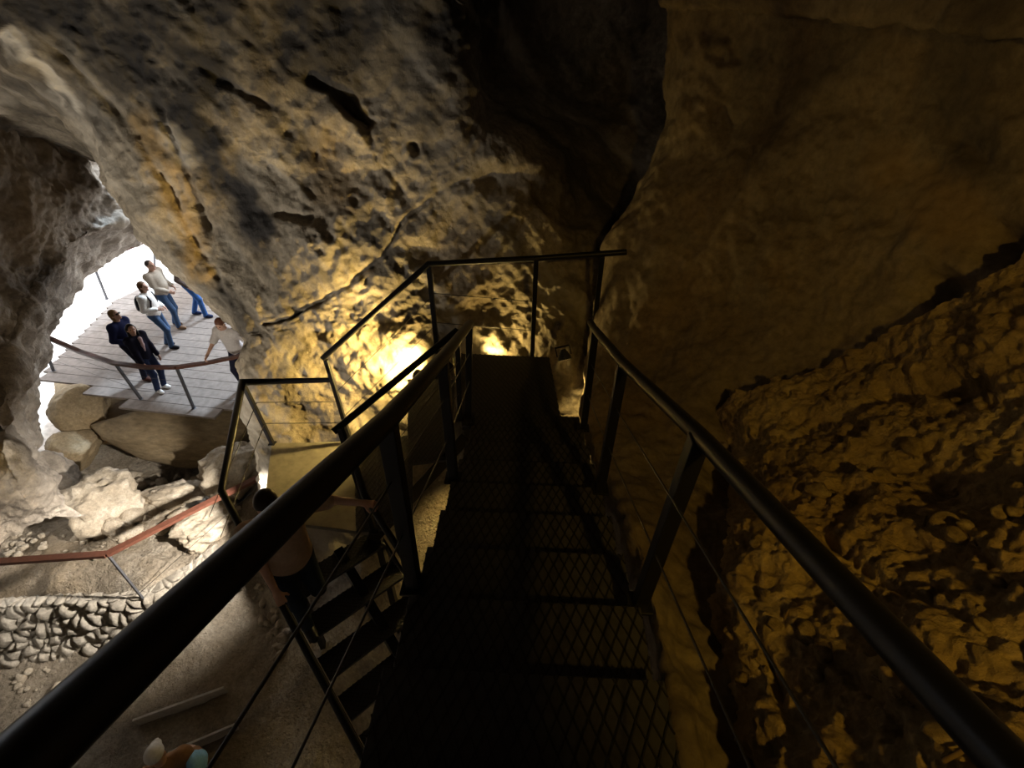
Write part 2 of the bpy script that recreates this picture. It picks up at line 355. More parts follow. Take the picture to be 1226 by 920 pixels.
right_rows = [
 [('w', 3.2, 9, 12.5), ('w', 2.6, 6.6, 12.5), ('w', 3.2, 4.6, 12.5), ('w', 4.0, 3.2, 12.5), ('w', 4.6, 1.4, 12.5), ('w', 5.0, -1, 12.5)],
 [(835, -90, 7.5), (812, -90, 6.1), (900, -90, 5.6), (1050, -90, 5.0), (1260, -90, 4.4), (1600, -90, 4.0)],
 [(832, 20, 7.5), (801, 20, 6.0), (890, 20, 5.6), (1050, 20, 5.0), (1260, 20, 4.3), (1600, 20, 3.9)],
 [(828, 100, 7.5), (797, 100, 5.9), (890, 100, 5.5), (1050, 100, 4.95), (1260, 100, 4.25), (1600, 100, 3.85)],
 [(820, 170, 7.4), (790, 168, 5.8), (885, 170, 5.4), (1045, 170, 4.85), (1260, 170, 4.15), (1600, 170, 3.8)],
 [(780, 240, 7.2), (757, 236, 5.7), (865, 235, 5.3), (1035, 235, 4.75), (1260, 235, 4.05), (1600, 235, 3.75)],
 [(745, 300, 7.0), (724, 296, 5.6), (845, 300, 5.15), (1020, 300, 4.6), (1260, 300, 3.95), (1600, 300, 3.7)],
 [(735, 370, 6.8), (714, 370, 5.5), (830, 370, 5.0), (1000, 370, 4.5), (1260, 370, 3.95), (1600, 370, 3.7)],
 [(725, 440, 6.6), (706, 440, 5.3), (800, 440, 4.8), (960, 440, 4.4), (1200, 440, 4.0), (1600, 440, 3.7)],
 [(716, 500, 6.0), (703, 500, 4.6), (790, 500, 4.5), (920, 500, 4.25), (1150, 500, 4.0), (1600, 500, 3.7)],
 [(712, 540, 5.0), (716, 540, .60, 'x'), (795, 545, 4.0), (890, 555, 4.0), (1100, 560, 3.9), (1600, 560, 3.7)],
 [(722, 600, 5.0), (735, 600, .59, 'x'), (800, 600, 3.45), (880, 610, 3.5), (1080, 640, 3.5), (1600, 640, 3.5)],
 [(745, 680, 4.5), (762, 680, .59, 'x'), (812, 680, 2.95), (880, 690, 3.0), (1080, 740, 3.0), (1600, 740, 3.2)],
 [(770, 780, 4), (785, 780, .59, 'x'), (830, 780, 2.55), (895, 780, 2.65), (1080, 860, 2.7), (1600, 860, 3)],
 [(790, 900, 3.6), (808, 900, .57, 'x'), (850, 900, 2.25), (915, 900, 2.35), (1080, 960, 2.5), (1600, 960, 2.8)],
 [(830, 1200, 3), (850, 1200, .55, 'x'), (890, 1200, 1.95), (960, 1200, 2.05), (1150, 1200, 2.2), (1600, 1200, 2.4)],
 [('w', .2, -.6, 4.5), ('w', .5, -.6, 5.8), ('w', .8, -.6, 6.2), ('w', 1.2, -.6, 6.3), ('w', 2, -.8, 6.6), ('w', 4, -1, 7)],
]
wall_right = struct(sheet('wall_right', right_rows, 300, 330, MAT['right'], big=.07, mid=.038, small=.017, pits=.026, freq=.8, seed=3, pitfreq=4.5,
  carve=[([(865, 125), (872, 150)], 6, .05), ([(870, 170), (905, 190), (925, 215)], 7, .03), ([(885, 270), (920, 290)], 6, .03), ([(1130, 345), (1200, 300)], 26, .30),
         ([(880, 490), (930, 530), (870, 570)], 26, .25), ([(1140, 160), (1175, 185)], 16, .05), ([(835, 300), (900, 180), (1000, 130), (1120, 120)], 8, .03)],
  stains_and_light=[(0, [(1180, 40), (1140, 130), (1175, 190)], 40, .5), (0, [(860, 25), (960, 90), (1050, 60)], 30, .3), (1, [(1080, 220), (1150, 260)], 40, .4)]),
  'smooth leaning limestone face rising above the stair handrail', 'rock wall')

bank_rows = [
 [(860, 470, 5), (900, 470, 4.2), (1000, 430, 4.15), (1120, 375, 3.95), (1240, 300, 3.75), (1420, 240, 3.85), (1800, 200, 4.32)],
 [(860, 560, 4.6), (895, 545, 3.7), (985, 520, 3.6), (1110, 470, 3.5), (1240, 410, 3.3), (1420, 370, 3.30), (1800, 350, 3.78)],
 [(868, 615, 4.3), (890, 600, 3.2), (970, 575, 3.1), (1095, 555, 3.0), (1240, 520, 2.85), (1420, 500, 2.86), (1800, 500, 3.24)],
 [(872, 670, 3.8), (876, 655, 2.8), (960, 640, 2.7), (1085, 630, 2.6), (1240, 610, 2.45), (1420, 600, 2.53), (1800, 600, 2.84)],
 [(875, 750, 3.3), (880, 740, 2.50), (962, 730, 2.38), (1080, 720, 2.28), (1240, 710, 2.12), (1420, 710, 2.20), (1800, 710, 2.43)],
 [(890, 840, 2.9), (896, 830, 2.24), (970, 820, 2.13), (1080, 810, 2.03), (1240, 810, 1.88), (1420, 810, 1.93), (1800, 810, 2.16)],
 [(905, 930, 2.7), (915, 930, 2.05), (985, 930, 1.94), (1090, 930, 1.84), (1240, 930, 1.7), (1420, 930, 1.76), (1800, 930, 1.96)],
 [(940, 1150, 2.5), (950, 1150, 1.85), (1010, 1150, 1.75), (1110, 1150, 1.65), (1260, 1150, 1.55), (1440, 1150, 1.45), (1800, 1150, 1.82)],
]
rock_bank = struct(sheet('rock_bank', bank_rows, 300, 280, MAT['bank'], big=.09, mid=.05, small=.026, pits=.016, ridge=.012, freq=1.4, seed=5, pitfreq=12,
  carve=[([(900, 690), (905, 760), (930, 830)], 9, .10), ([(985, 640), (1050, 700), (1120, 730)], 6, .06), ([(1000, 700), (960, 760)], 7, .07), ([(1060, 470), (1130, 460), (1170, 455)], 13, .14),
         ([(1010, 800), (1075, 850)], 8, .05), ([(1000, 560), (1050, 548), (1120, 565)], 12, .06)]),
  'amber lit earthy rock bank strewn with stones beside the stair', 'rock bank')

left_rows = [
 [('w', -9, 2, 12.5), ('w', -10, 5, 12.5), ('w', -11, 9, 12.5), ('w', -11, 13, 12.5), ('w', -9, 17, 12.5), ('w', -8, 19, 12.5)],
 [(-320, 0, 8.6), (-120, 40, 10.3), (20, 60, 12.3), (130, 90, 14), (230, 110, 15.5), (300, 120, 18)],
 [(-320, 150, 8.4), (-100, 160, 10.0), (40, 165, 12), (130, 180, 13.5), (220, 195, 15), (260, 215, 18)],
 [(-320, 260, 8.2), (-100, 250, 9.8), (40, 240, 11.5), (120, 235, 13), (185, 240, 14.5), (210, 260, 18)],
 [(-320, 340, 8.1), (-120, 320, 9.6), (20, 310, 11), (86, 278, 12.3), (174, 256, 14), (192, 276, 17)],
 [(-320, 420, 8.0), (-120, 390, 9.4), (-6, 358, 10.5), (36, 334, 11.3), (100, 292, 12.8), (123, 313, 16)],
 [(-320, 500, 7.8), (-120, 450, 9.0), (-20, 430, 9.9), (10, 402, 10.4), (38, 380, 11), (58, 400, 14)],
 [(-320, 560, 7.6), (-120, 510, 8.6), (-30, 490, 9.3), (-4, 480, 9.6), (16, 472, 9.9), (34, 484, 13)],
 [(-320, 640, 7.3), (-120, 570, 8.2), (-20, 560, 8.8), (-2, 555, 9), (24, 548, 9.2), (44, 558, 11.5)],
 [(-320, 720, 7.8), (-120, 630, 8.8), (-20, 612, 9.2), (25, 600, 9.3), (50, 590, 9.4), (70, 594, 10)],
 [(-320, 790, 8.6), (-120, 690, 9.5), (-20, 655, 9.9), (30, 636, 10), (65, 622, 10), (95, 617, 10.3)],
]
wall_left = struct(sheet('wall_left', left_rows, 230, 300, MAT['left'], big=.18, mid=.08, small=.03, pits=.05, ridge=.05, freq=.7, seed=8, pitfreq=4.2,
  stains_and_light=[(1, [(0, 160), (60, 200), (40, 260)], 45, .35), (0, [(60, 180), (90, 200)], 26, .4), (0, [(20, 350), (50, 330)], 25, .5), (2, [(150, 205), (155, 260), (120, 310), (60, 390)], 9, .55)]),  # pale stroke down the right rim is grazing daylight put into the colour
  'grey daylit limestone wall beyond the arch', 'rock wall')

# ceiling and far sides of the cave, open towards daylight behind the platform
nu_, nv_ = 120, 70
th, ph = np.meshgrid(np.linspace(0, 2 * np.pi, nu_), np.linspace(-1.2, 1.57, nv_))
P = np.stack([-2 + 13.5 * np.cos(ph) * np.cos(th), 2 + 12 * np.cos(ph) * np.sin(th), 4.4 + 9 * np.sin(ph)], -1).reshape(-1, 3)
P += (.5 * fbm(P * .35 + 60, 4))[:, None] * _rs.uniform(.9, 1.1, (1, 3))
q = grid_quads(nv_, nu_); cen = P[q].mean(1)
q = q[~((cen[:, 1] > 7.5) & (cen[:, 0] < -3.2) & (cen[:, 2] > -3))]
ceiling = struct(link('ceiling', npmesh('ceiling', P, q), MAT['mass']), 'dark vault of the cave overhead', 'cave vault')

# ground: heights at chosen places, blended, then roughened
G = np.array([(-13, 9, .1), (-13, 5, .6), (-13, 1, .8), (-10, 6.5, .5), (-8.6, 6.6, .0), (-7, 6.3, -.15), (-5.7, 6.5, .0), (-5, 5.9, 1.0), (-4.2, 5.6, 1.5), (-4.0, 5.0, 1.3),
  (-7.6, 4.8, .85), (-6.9, 4.9, .9), (-6.8, 5.5, .9), (-6, 5, .8), (-5.2, 5, .7), (-5.6, 3.9, .9), (-7, 3.9, .9), (-8.6, 4, .9), (-4.9, 4.65, .9), (-10, 3.5, 1.1), (-11, 4.5, 1.2),
  (-6.4, 3.0, .0), (-7.6, 2.9, .0), (-5.2, 2.5, .05), (-4, 2.9, .15), (-3.7, 3.7, .3), (-2.9, 2.2, .1), (-2, 2.2, .35), (-6.4, 1.5, 0), (-4, .5, 0), (-9, 1.5, .1), (-7, 3.25, .02), (-6, 3.25, .02), (-5.3, 3.35, .05), (-7.8, 3.2, .02), (-4.7, 3.9, .15), (-4.3, 4.4, .3), (-3.3, 4.4, 1.3),
  (-2, 4.2, 2.2), (-2, 3.2, 1.3), (-1.2, 3.2, 2.0), (-1.1, 2.2, 1.2), (-1, 1, .8), (-1, 4.6, 3.0), (0, 4.8, 3.9), (0, 3, 2.6), (0, 1, 2.2), (.7, 2, 3.9), (.9, 1, 4.6), (1.2, 4, 4.2), (2, 0, 4.5), (0, -1, 1.5), (-5, -2, 0), (-12, -2, .5), (3, 5, 4), (3, -2, 5),
  (-9, 9, .2), (-6, 9, .4), (-3, 9, 1.5), (0, 9, 4), (3, 9, 5)])
def rbf(xy):
    K = lambda a, b: np.sqrt(((a[:, None] - b[None]) ** 2).sum(2) + .02)
    X = G[:, :2]; n = len(X); A = np.zeros((n + 3, n + 3)); A[:n, :n] = K(X, X) ; A[:n, n:n + 2] = X; A[:n, n + 2] = 1; A[n:, :n] = A[:n, n:].T
    w = np.linalg.solve(A, np.concatenate([G[:, 2], np.zeros(3)]))
    out = []
    for k in range(0, len(xy), 20000):
        s = xy[k:k + 20000]; out.append(K(s, X) @ w[:n] + s @ w[n:n + 2] + w[n + 2])
    return np.concatenate(out)
gx = np.linspace(-13, 2.6, 440); gy = np.linspace(-2, 8.6, 310)
GX, GY = np.meshgrid(gx, gy); xy = np.stack([GX.ravel(), GY.ravel()], 1)
gh = rbf(xy)
s3 = np.concatenate([xy, np.zeros((len(xy), 1))], 1)
f1, f2, idc = worley(s3 * 5.0 + .3 * np.stack([perlin(s3 * 4), perlin(s3 * 4 + 9), perlin(s3 * 4 + 19)], 1))
st = np.clip(perlin(s3 * .8 + 12) * 2 + .35, 0, 1)
gh = gh + .07 * fbm(s3 * 1.2, 5) + st * .09 * np.clip(.45 - f1, 0, 1) * (_rnd[idc][:, 0] > .35) + .02 * fbm(s3 * 7, 3)
gh = gh.reshape(310, 440)
fq = grid_quads(310, 440); fc = np.stack([GX.ravel(), GY.ravel()], 1)[fq].mean(1); fq = fq[~((fc[:, 1] > 6.9) & (fc[:, 0] < -9.4))]
floor = link('floor', npmesh('floor', np.stack([GX, GY, gh], -1).reshape(-1, 3), fq), MAT['floor'])
struct(floor, 'dusty uneven earth and stone ground of the lower cave', 'ground')
def ground(x, y):
    i = np.clip((x + 13) / 15.6 * 439, 0, 438.99); j = np.clip((y + 2) / 10.6 * 309, 0, 308.99)
    a, b = int(i), int(j); u, v = i - a, j - b
    return float(gh[b, a] * (1 - u) * (1 - v) + gh[b, a + 1] * u * (1 - v) + gh[b + 1, a] * (1 - u) * v + gh[b + 1, a + 1] * u * v)
def hit(px, py):
    """where the sight line of a pixel meets the ground"""
    r = ray(px, py); lo = None
    for k in np.linspace(1.0, 18, 700):
        p = CAM + r * k
        if -13 < p[0] < 2.6 and p[1] < 8.6 and p[2] < ground(p[0], p[1]): return p
    return CAM + r * 9

# bright ground outside the mouth
ox, oy = np.meshgrid(np.linspace(-45, 12, 130), np.linspace(6.7, 50, 120))
oz = -.15 + np.clip((oy - 8) * .1, 0, .2) + .35 * fbm(np.stack([ox.ravel() * .3, oy.ravel() * .3, oy.ravel() * 0], 1), 4).reshape(ox.shape) + np.clip((oy - 15) * .10, 0, 3)
oq = grid_quads(120, 130); oc = np.stack([ox.ravel(), oy.ravel()], 1)[oq].mean(1); oq = oq[~((oc[:, 1] < 8.3) & (oc[:, 0] > -9.5))]
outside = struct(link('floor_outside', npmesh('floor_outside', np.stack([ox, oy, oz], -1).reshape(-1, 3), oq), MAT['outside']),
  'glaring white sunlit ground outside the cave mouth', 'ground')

# ================================================================== STAIRS AND RAILINGS
def strands(mb, corners, z, pitch=(.05, .105), w=.006, t=.004):
    """expanded-metal diamonds over a quad a-b-c-d (a-b across, a-d along)"""
    a, b, c, d = [Vector(q) for q in corners]
    W = ((b - a).length + (c - d).length) / 2; H = ((d - a).length + (c - b).length) / 2
    nx, ny = W / pitch[0], H / pitch[1]
    P = lambda u, v: (a * (1 - u) + b * u) * (1 - v) + (d * (1 - u) + c * u) * v
    def line(k, sgn):
        # u*nx - sgn*v*ny = k
        pts = []
        for v in (0., 1.):
            u = (k + sgn * v * ny) / nx
            if 0 <= u <= 1: pts.append((u, v))
        for u in (0., 1.):
            v = (u * nx - k) / (sgn * ny)
            if 0 < v < 1: pts.append((u, v))
        if len(pts) >= 2:
            p, q = P(*pts[0]), P(*pts[1])
            if (p - q).length > .01: mb.bar(p + Vector((0, 0, t)), q + Vector((0, 0, t)), w, t)
    k = -ny
    while k < nx: line(k, 1); k += 1
    k = 0
    while k < nx + ny: line(k, -1); k += 1
def tread(parent, corners, th=.035, mat='tread', mesh=True, pitch=(.05, .105), name='tread'):
    m = MB(); lo = [Vector(q) - Vector((0, 0, th)) for q in corners]; m.hexa(lo, [Vector(q) for q in corners])
    o = m.build(name, MAT[mat], parent, bevel=.004)
    if mesh:
        g = MB(); strands(g, corners, 0, pitch); g.build('expanded_mesh', MAT['mesh'], o, origin=parent.location)
    return o
def railing(name, label, pts, posts, r=.03, wires=(), post=.05, group=None, mat='metal', postmat=None, cap=True, flat=None, wr=.004):
    base = posts[0][0]
    t = thing(name, label, 'handrail', tuple(base), group=group)
    m = MB()
    if flat:
        for a, b in zip(pts[:-1], pts[1:]): m.bar(a, b, flat[0], flat[1])
    else: m.tube(pts, r, 16)
    m.build('rail', MAT[mat], t)
    for b_, t_ in posts:
        p = MB(); p.bar(b_, t_, post, post, up=(0, 1, 0)); 
        bb = Vector(b_); p.box(bb + Vector((-post * .9, -post * .9, -.012)), bb + Vector((post * .9, post * .9, .004)))
        p.build('post', MAT[postmat or mat], t, bevel=.004)
    for wp in wires:
        w = MB(); w.tube(wp, wr, 6); w.build('wire', MAT['wire'], t)
    return t

SLOPE = .1434 / .3415
def nose(k): return .764 + .3415 * k, CAM_H - 1.785 - .1434 * k
XL, XR = -.455, .50
up = thing('upper_staircase', 'straight dark steel stair with expanded mesh treads below the photographer', 'staircase', (0, 3.4, CAM_H - 3.0))
for k in range(-2, 9):
    y, z = nose(k); y0 = y - .3415 - .015
    tread(up, [(XL, y0, z), (XR, y0, z), (XR, y, z), (XL, y, z)])
for x in (XL + .04, XR - .04):
    s = MB(); y0, z0 = nose(-3); y1, z1 = nose(8.7); a = Vector((x, y0, z0 - .31)); b = Vector((x, y1, z1 - .31)); s.bar(a, b, .012, .17); s.build('stringer', MAT['metal'], up)
s = MB(); y0, z0 = nose(-3); y1, z1 = nose(8.7); s.bar((0, y0, z0 - .32), (0, y1, z1 - .32), .08, .12); s.build('spine_beam', MAT['metal'], up)

ZL = CAM_H - 3.076
LB = [(-.59, 3.50, ZL), (.56, 3.50, ZL), (.66, 4.70, ZL), (-.86, 4.70, ZL)]
ld = thing('upper_landing', 'dark steel landing with mesh deck at the foot of the upper stair', 'landing', (0, 4.1, ZL - .9))
d = tread(ld, [(-.59, 3.47, ZL), (.36, 3.47, ZL), (.25, 4.70, ZL), (-.86, 4.72, ZL)], .05, 'tread', name='deck')
for x, y in ((-.5, 3.6), (.30, 3.6), (.20, 4.6), (-.72, 4.6)):
    p = MB(); p.bar((x, y, ZL - .05), (x, y, max(ground(x, y) - .1, ZL - 2.2)), .07, .07); p.build('support_leg', MAT['metal'], ld)

def L_rail(y): return CAM_H - 1.030 - .4245 * (y - 1.174)
def R_rail(y): return CAM_H - 1.012 - .400 * (y - 1.128)
def tz(y): return nose(0)[1] - SLOPE * (y - nose(0)[0]) + .02
def zs(x, y, dz): return (x, y, tz(y) + dz)
XLr, XRr = -.452, .503
railing('stair_handrail', 'thick black tubular handrail running down the open left side of the upper stair',
  [(XLr - .045, -.9, L_rail(-.9) + .03), (XLr + .012, 1.17, L_rail(1.17))] + [(XLr, 2.18, L_rail(2.18)), (-.50, 3.70, L_rail(3.70))],
  [((-.452, 1.174, tz(1.17) - .02), (-.44, 1.174, L_rail(1.174))), ((-.45, 2.184, tz(2.18) - .02), (-.452, 2.184, L_rail(2.184))), ((-.55, 3.62, ZL), (-.50, 3.66, L_rail(3.66))), ((-.452, -.45, tz(-.45)), (-.48, -.45, L_rail(-.45)))],
  r=.036, wires=[[zs(XLr, -.45, .34), zs(XLr, 2.18, .34), zs(-.52, 3.64, .30)], [zs(XLr, -.45, .64), zs(XLr, 2.18, .64), zs(-.51, 3.65, .60)]], post=.058)
railing('stair_handrail', 'black tubular handrail down the right of the upper stair, beside the smooth rock face',
  [(XRr + .035, y, R_rail(y)) for y in (-.9, 1.13)] + [(XRr - .01, 2.12, R_rail(2.12)), (.50, 3.30, R_rail(3.3)), (.515, 3.62, R_rail(3.62))],
  [((XRr, 1.128, tz(1.13) - .02), (.53, 1.128, R_rail(1.128))), ((.487, 2.118, tz(2.12) - .02), (.492, 2.118, R_rail(2.118))), ((.505, 3.217, tz(3.22) - .02), (.50, 3.217, R_rail(3.217))), ((XRr, -.5, tz(-.5)), (.53, -.5, R_rail(-.5)))],
  r=.028, wires=[[zs(XRr, -.5, .34), zs(.49, 2.12, .34), zs(.503, 3.22, .34)], [zs(XRr, -.5, .64), zs(.49, 2.12, .64), zs(.50, 3.22, .64)]], post=.055)

# rear rail of the landing, going down the middle flight
cA = ony(513, 316, 4.85); cB = ony(750, 302, 4.85); cM = ony(642, 310, 4.80)
FL = np.array([-2.13, 4.36, CAM_H - 4.2]); FT = ony(390, 431, 4.36)
bA = np.array([cA[0] + .01, 4.83, ZL - .05]); bM = np.array([cM[0], 4.80, ZL - .1])
railing('landing_handrail', 'black handrail along the back of the upper landing, bending down to the left',
  [cB, cM + (0, .01, 0), cA, FT - (0.03, 0.01, -.02)],
  [(bM, cM), (bA, cA), (ony(707, 430, 4.83), ony(721, 307, 4.83))], r=.030, post=.05,
  wires=[[bA + (0, 0, .38), bM + (0, 0, .38)], [bA + (0, 0, .74), bM + (0, 0, .74)], [bA + (0, 0, .34), FL + (0, 0, .42)], [bA + (0, 0, .70), FL + (0, 0, .80)]])

# middle flight: treads turning from the upper to the lower landing
mf = thing('middle_staircase', 'short dark steel flight dropping left from the upper landing past the floodlight', 'staircase', (-1.3, 3.8, CAM_H - 4.3))
for z, q in ((4.50, ((488, 556), (540, 550), (545, 455), (488, 454))), (4.275, ((451, 627), (494, 622), (494, 520), (451, 528))), (4.05, ((426, 636), (458, 634), (458, 532), (424, 535)))):
    tread(mf, [tuple(onz(a, b, z)) for a, b in q], .03, pitch=(.05, .09))
s = MB(); s.bar((-.55, 3.45, ZL - .12), (-1.40, 2.80, 3.85), .012, .16); s.build('stringer', MAT['metal'], mf)
s = MB(); s.bar((-.9, 4.72, ZL - .12), (-2.05, 4.40, 3.55), .012, .16); s.build('stringer', MAT['metal'], mf)

zl = CAM_H - 4.2
ll = thing('lower_landing', 'pale steel landing plate lit yellow beneath the long handrail', 'landing', (-2.2, 3.8, zl - 1.2))
LLq = [tuple(onz(a, b, zl)) for a, b in ((314, 622), (455, 640), (452, 528), (325, 531))]
tread(ll, LLq, .05, 'landing', mesh=False, name='deck')
for q in LLq:
    x, y = q[0] * .94 - .13, q[1] * .94 + .22
    p = MB(); p.bar((x, y, zl - .05), (x, y, ground(x, y) - .1), .07, .07); p.build('support_leg', MAT['metal'], ll)

# railing round the lower landing and down the lower flight
c1 = onz(399, 455, zl + .95); c2 = onz(290, 458, zl + .95); c3 = onz(265, 588, zl + .95)
dirL = Vector((.70, -.714, -.53))
pL = [Vector(c3) + dirL * s for s in (1.0, 2.0, 3.2)]
railing('landing_handrail', 'black handrail around the lower landing, running on down past the stooping man',
  [c1, c2, c3] + pL, [(onz(326, 531, zl), c2), (FL, FT)], r=.028, post=.045,
  wires=[[FL + (0, 0, .32), onz(326, 531, zl) + (0, 0, .32), LLq[0] + np.array((-.1, -.45, .3))], [FL + (0, 0, .64), onz(326, 531, zl) + (0, 0, .64), LLq[0] + np.array((-.1, -.45, .6))]])

nb = np.array([-1.34, 2.77, zl + .44]); nt_ = ony(407, 512, 2.77)
a1 = ony(424, 553, 2.77); a2 = ony(436, 592, 2.76)
railing('stair_handrail', 'short black handrail on the near side of the middle flight, ending at a bent post',
  [nt_ + (-.05, -.02, -.03), np.array([-.60, 3.60, ZL + .96])], [(nb, nt_), ((-.62, 3.58, ZL), (-.60, 3.60, ZL + .96))], r=.028, post=.045,
  wires=[[nb + (0, 0, .3), (-.6, 3.58, ZL + .33)], [nb + (0, 0, .6), (-.6, 3.58, ZL + .66)]])
dR = Vector((.70, -.714, -.50))
rr = [Vector(a2) + dR * s for s in (0.0, .9, 1.8, 2.6)]
lf = thing('lower_staircase', 'narrow open steel stair descending under the upper flight, the man standing on it', 'staircase', (-1.2, 2.2, 1.6))
TQ = [((390, 610), (440, 592), (462, 634), (412, 654)), ((396, 648), (446, 623), (465, 657), (421, 684)), ((408, 702), (459, 669), (479, 702), (428, 735)), ((381, 782), (470, 712), (497, 742), (403, 820)), ((400, 832), (500, 770), (520, 800), (425, 868)), ((422, 890), (530, 835), (550, 870), (445, 925)), ((450, 950), (560, 900), (580, 935), (470, 985))]
# treads share one width and direction; they are squared up around the measured places
e = Vector((.70, -.714, 0)); wv = Vector((.714, .70, 0)); o0 = Vector((-1.95, 2.86, zl))
W0, W1 = -.47, .53
for k in range(9):
    z = zl - .175 * (k + 1); c = o0 + e * (.33 * k); c.z = z
    tread(lf, [tuple(c + wv * W0 + e * .0), tuple(c + wv * W0 + e * .255), tuple(c + wv * W1 + e * .255), tuple(c + wv * W1 + e * .0)], .03, pitch=(.05, .05))
for wq in (W0 - .02, W1 + .02, (W0 + W1) / 2 + .1):
    s = MB(); a = o0 + wv * wq + Vector((0, 0, -.16)); b = a + e * 3.1 + Vector((0, 0, -.175 / .33 * 3.1)); s.bar(a, b, .02 if wq != (W0 + W1) / 2 + .1 else .09, .15)
    s.build('stringer' if wq != (W0 + W1) / 2 + .1 else 'spine_beam', MAT['metal'], lf)
bb = Vector(rr[2]) - Vector((0, 0, .75))
railing('stair_handrail', 'black handrail gripped by the man in the brown shirt',
  [a1, a2] + rr[1:], [(bb, Vector(rr[2]))], r=.026, post=.04)

# ================================================================== PLATFORM, PATH, BOULDERS
D0, D1 = np.array([.993, -.10, 0]), np.array([.10, .993, 0])
PLK = plain('grey_timber', (.20, .165, .14), .75, 0, .22, 9, .2, .25)
pf = thing('viewing_platform', 'grey timber viewing platform on which a group of visitors stands', 'platform', (-8, 9, 1.3))
O = onz(143, 488, 1.5)                    # front left corner of the first board
bw = .285; m = MB()
for k in range(19):
    a = O + D1 * (bw * k)
    L = -(.02 if k == 0 else 1.1 if k == 1 else 2.45) if k < 3 else -(2.62 + (k - 3) * .115)
    if k > 2: L = -(2.30 + .10 * k)
    R = 2.05 if k == 0 else 3.6 + .05 * k
    if k > 14: L = -(2.30 + 1.4) + (k - 14) * .05
    lo = [a + D0 * L, a + D0 * R, a + D0 * R + D1 * (bw - .014), a + D0 * L + D1 * (bw - .014)]
    m.hexa([q - (0, 0, .045) for q in lo], lo)
m.build('deck', PLK, pf)
for x in (-1.5, .6, 2.4):
    j = MB(); a = O + D0 * x + D1 * .6 - (0, 0, .11); b = O + D0 * x + D1 * 5.2 - (0, 0, .11); j.bar(a, b, .08, .12); j.build('joist', MAT['grey_post'], pf)
def rail3(name, label, tops, posts, **kw): return railing(name, label, tops, posts, flat=(.09, .05), mat='rust', postmat='grey_post', **kw)
fr = [ony(52, 402, 8.36), ony(95, 421, 8.0), ony(136, 435, 7.62), ony(175, 440, 7.45), ony(211, 440, 7.36), ony(246, 435, 7.58), ony(300, 424, 7.75)]
rail3('platform_handrail', 'brown topped handrail along the near edge of the timber platform', fr,
  [(onz(64, 444, 1.5), ony(50, 408, 8.40)), (onz(166, 480, 1.5) + D1 * .06, ony(139, 437, 7.60)), (onz(232, 489, 1.5), ony(212, 442, 7.34))], post=.045,
  wires=[[onz(64, 444, 1.5) + (0, 0, q), onz(166, 480, 1.5) + (0, 0, q), onz(232, 489, 1.5) + (0, 0, q)] for q in (.35, .65)])
b0 = onz(128, 358, 1.5)
rail3('platform_handrail', 'brown topped handrail at the far corner of the platform, by the glaring daylight', [ony(96, 322, b0[1]), ony(112, 314, b0[1] + .4), ony(186, 285, b0[1] + 2.2)],
  [(b0, ony(112, 318, b0[1])), (ony(186, 330, b0[1] + 2.2), ony(184, 287, b0[1] + 2.2))], post=.045)
pr = [onz(-90, 677, 1.96), onz(0, 673, 1.97), onz(128, 664, 2.0), onz(236, 609, 2.0), onz(330, 562, 2.05)]
pb = onz(172, 718, .92); pb[2] = ground(pb[0], pb[1])
pe = np.array([pr[4][0], pr[4][1], ground(pr[4][0], pr[4][1])]); pz = np.array([pr[0][0], pr[0][1], ground(pr[0][0], pr[0][1])])
rail3('path_handrail', 'brown topped handrail bending along the lower path beside the rubble', pr, [(pb, ony(130, 666, pb[1])), (pe, pr[4]), (pz, pr[0])], post=.03,
  wires=[[np.array(pz) + (0, 0, .5), pb + (0, 0, .5), pe + (0, 0, .5)]])

# ---- boulders
def rock_mesh(name, seed, cuts=9, sub=4, rough=.10, squash=(1, 1, 1)):
    rs = np.random.RandomState(seed); bm = bmesh.new(); bmesh.ops.create_icosphere(bm, subdivisions=sub, radius=1)
    V = np.array([v.co for v in bm.verts]); d = np.ones(len(V))
    for _ in range(cuts):                    # planes chip the ball into an angular block
        n = _n(rs.normal(size=3)); k = rs.uniform(.55, .85); c = V @ n; d = np.where(c > 1e-3, np.minimum(d, k / np.maximum(c, 1e-3)), d)
    V = V * d[:, None]; n = V / np.linalg.norm(V, axis=1)[:, None]
    V += n * (rough * fbm(V * 1.6 + seed * 3.1, 4) + rough * .35 * fbm(V * 6 + seed, 3))[:, None]; V *= squash
    for v, p in zip(bm.verts, V): v.co = p
    me = bpy.data.meshes.new(name); bm.to_mesh(me); bm.free()
    me.polygons.foreach_set('use_smooth', [True] * len(me.polygons)); return me
def boulder(label, c, size, mat, seed, rot=0, tilt=(0, 0), cuts=9, rough=.1):
    o = link('boulder', rock_mesh('boulder', seed, cuts, 5, rough), mat); o.location = c; o.scale = size; o.rotation_euler = (tilt[0], tilt[1], rot)
    return tag(o, label, 'boulder')
c = onz(215, 518, .95); boulder('huge rounded tan boulder carrying the front edge of the platform', (c[0] - .15, c[1] + .62, .60), (2.35, 1.0, .76), MAT['tan_boulder'], 11, -.05, rough=.07, cuts=4)
c = onz(85, 495, 1.2); boulder('tan boulder wedged at the left end under the platform, by the bright gap', (c[0] - .05, c[1] + .35, .95), (.62, .6, .62), MAT['tan_boulder'], 12, .3, rough=.07, cuts=5)
c = onz(78, 540, .75); boulder('smaller tan boulder below the wedged one, at the foot of the bright gap', (c[0], c[1] + .2, .62), (.52, .5, .45), MAT['tan_boulder'], 13, .8, rough=.07, cuts=5)
c = onz(118, 607, 1.2); boulder('large pale boulder with a bright crumbled top, biggest in the rubble', (c[0] + .02, c[1] + .1, 1.02), (.66, .62, .62), MAT['boulder'], 14, .5, rough=.2, cuts=10)
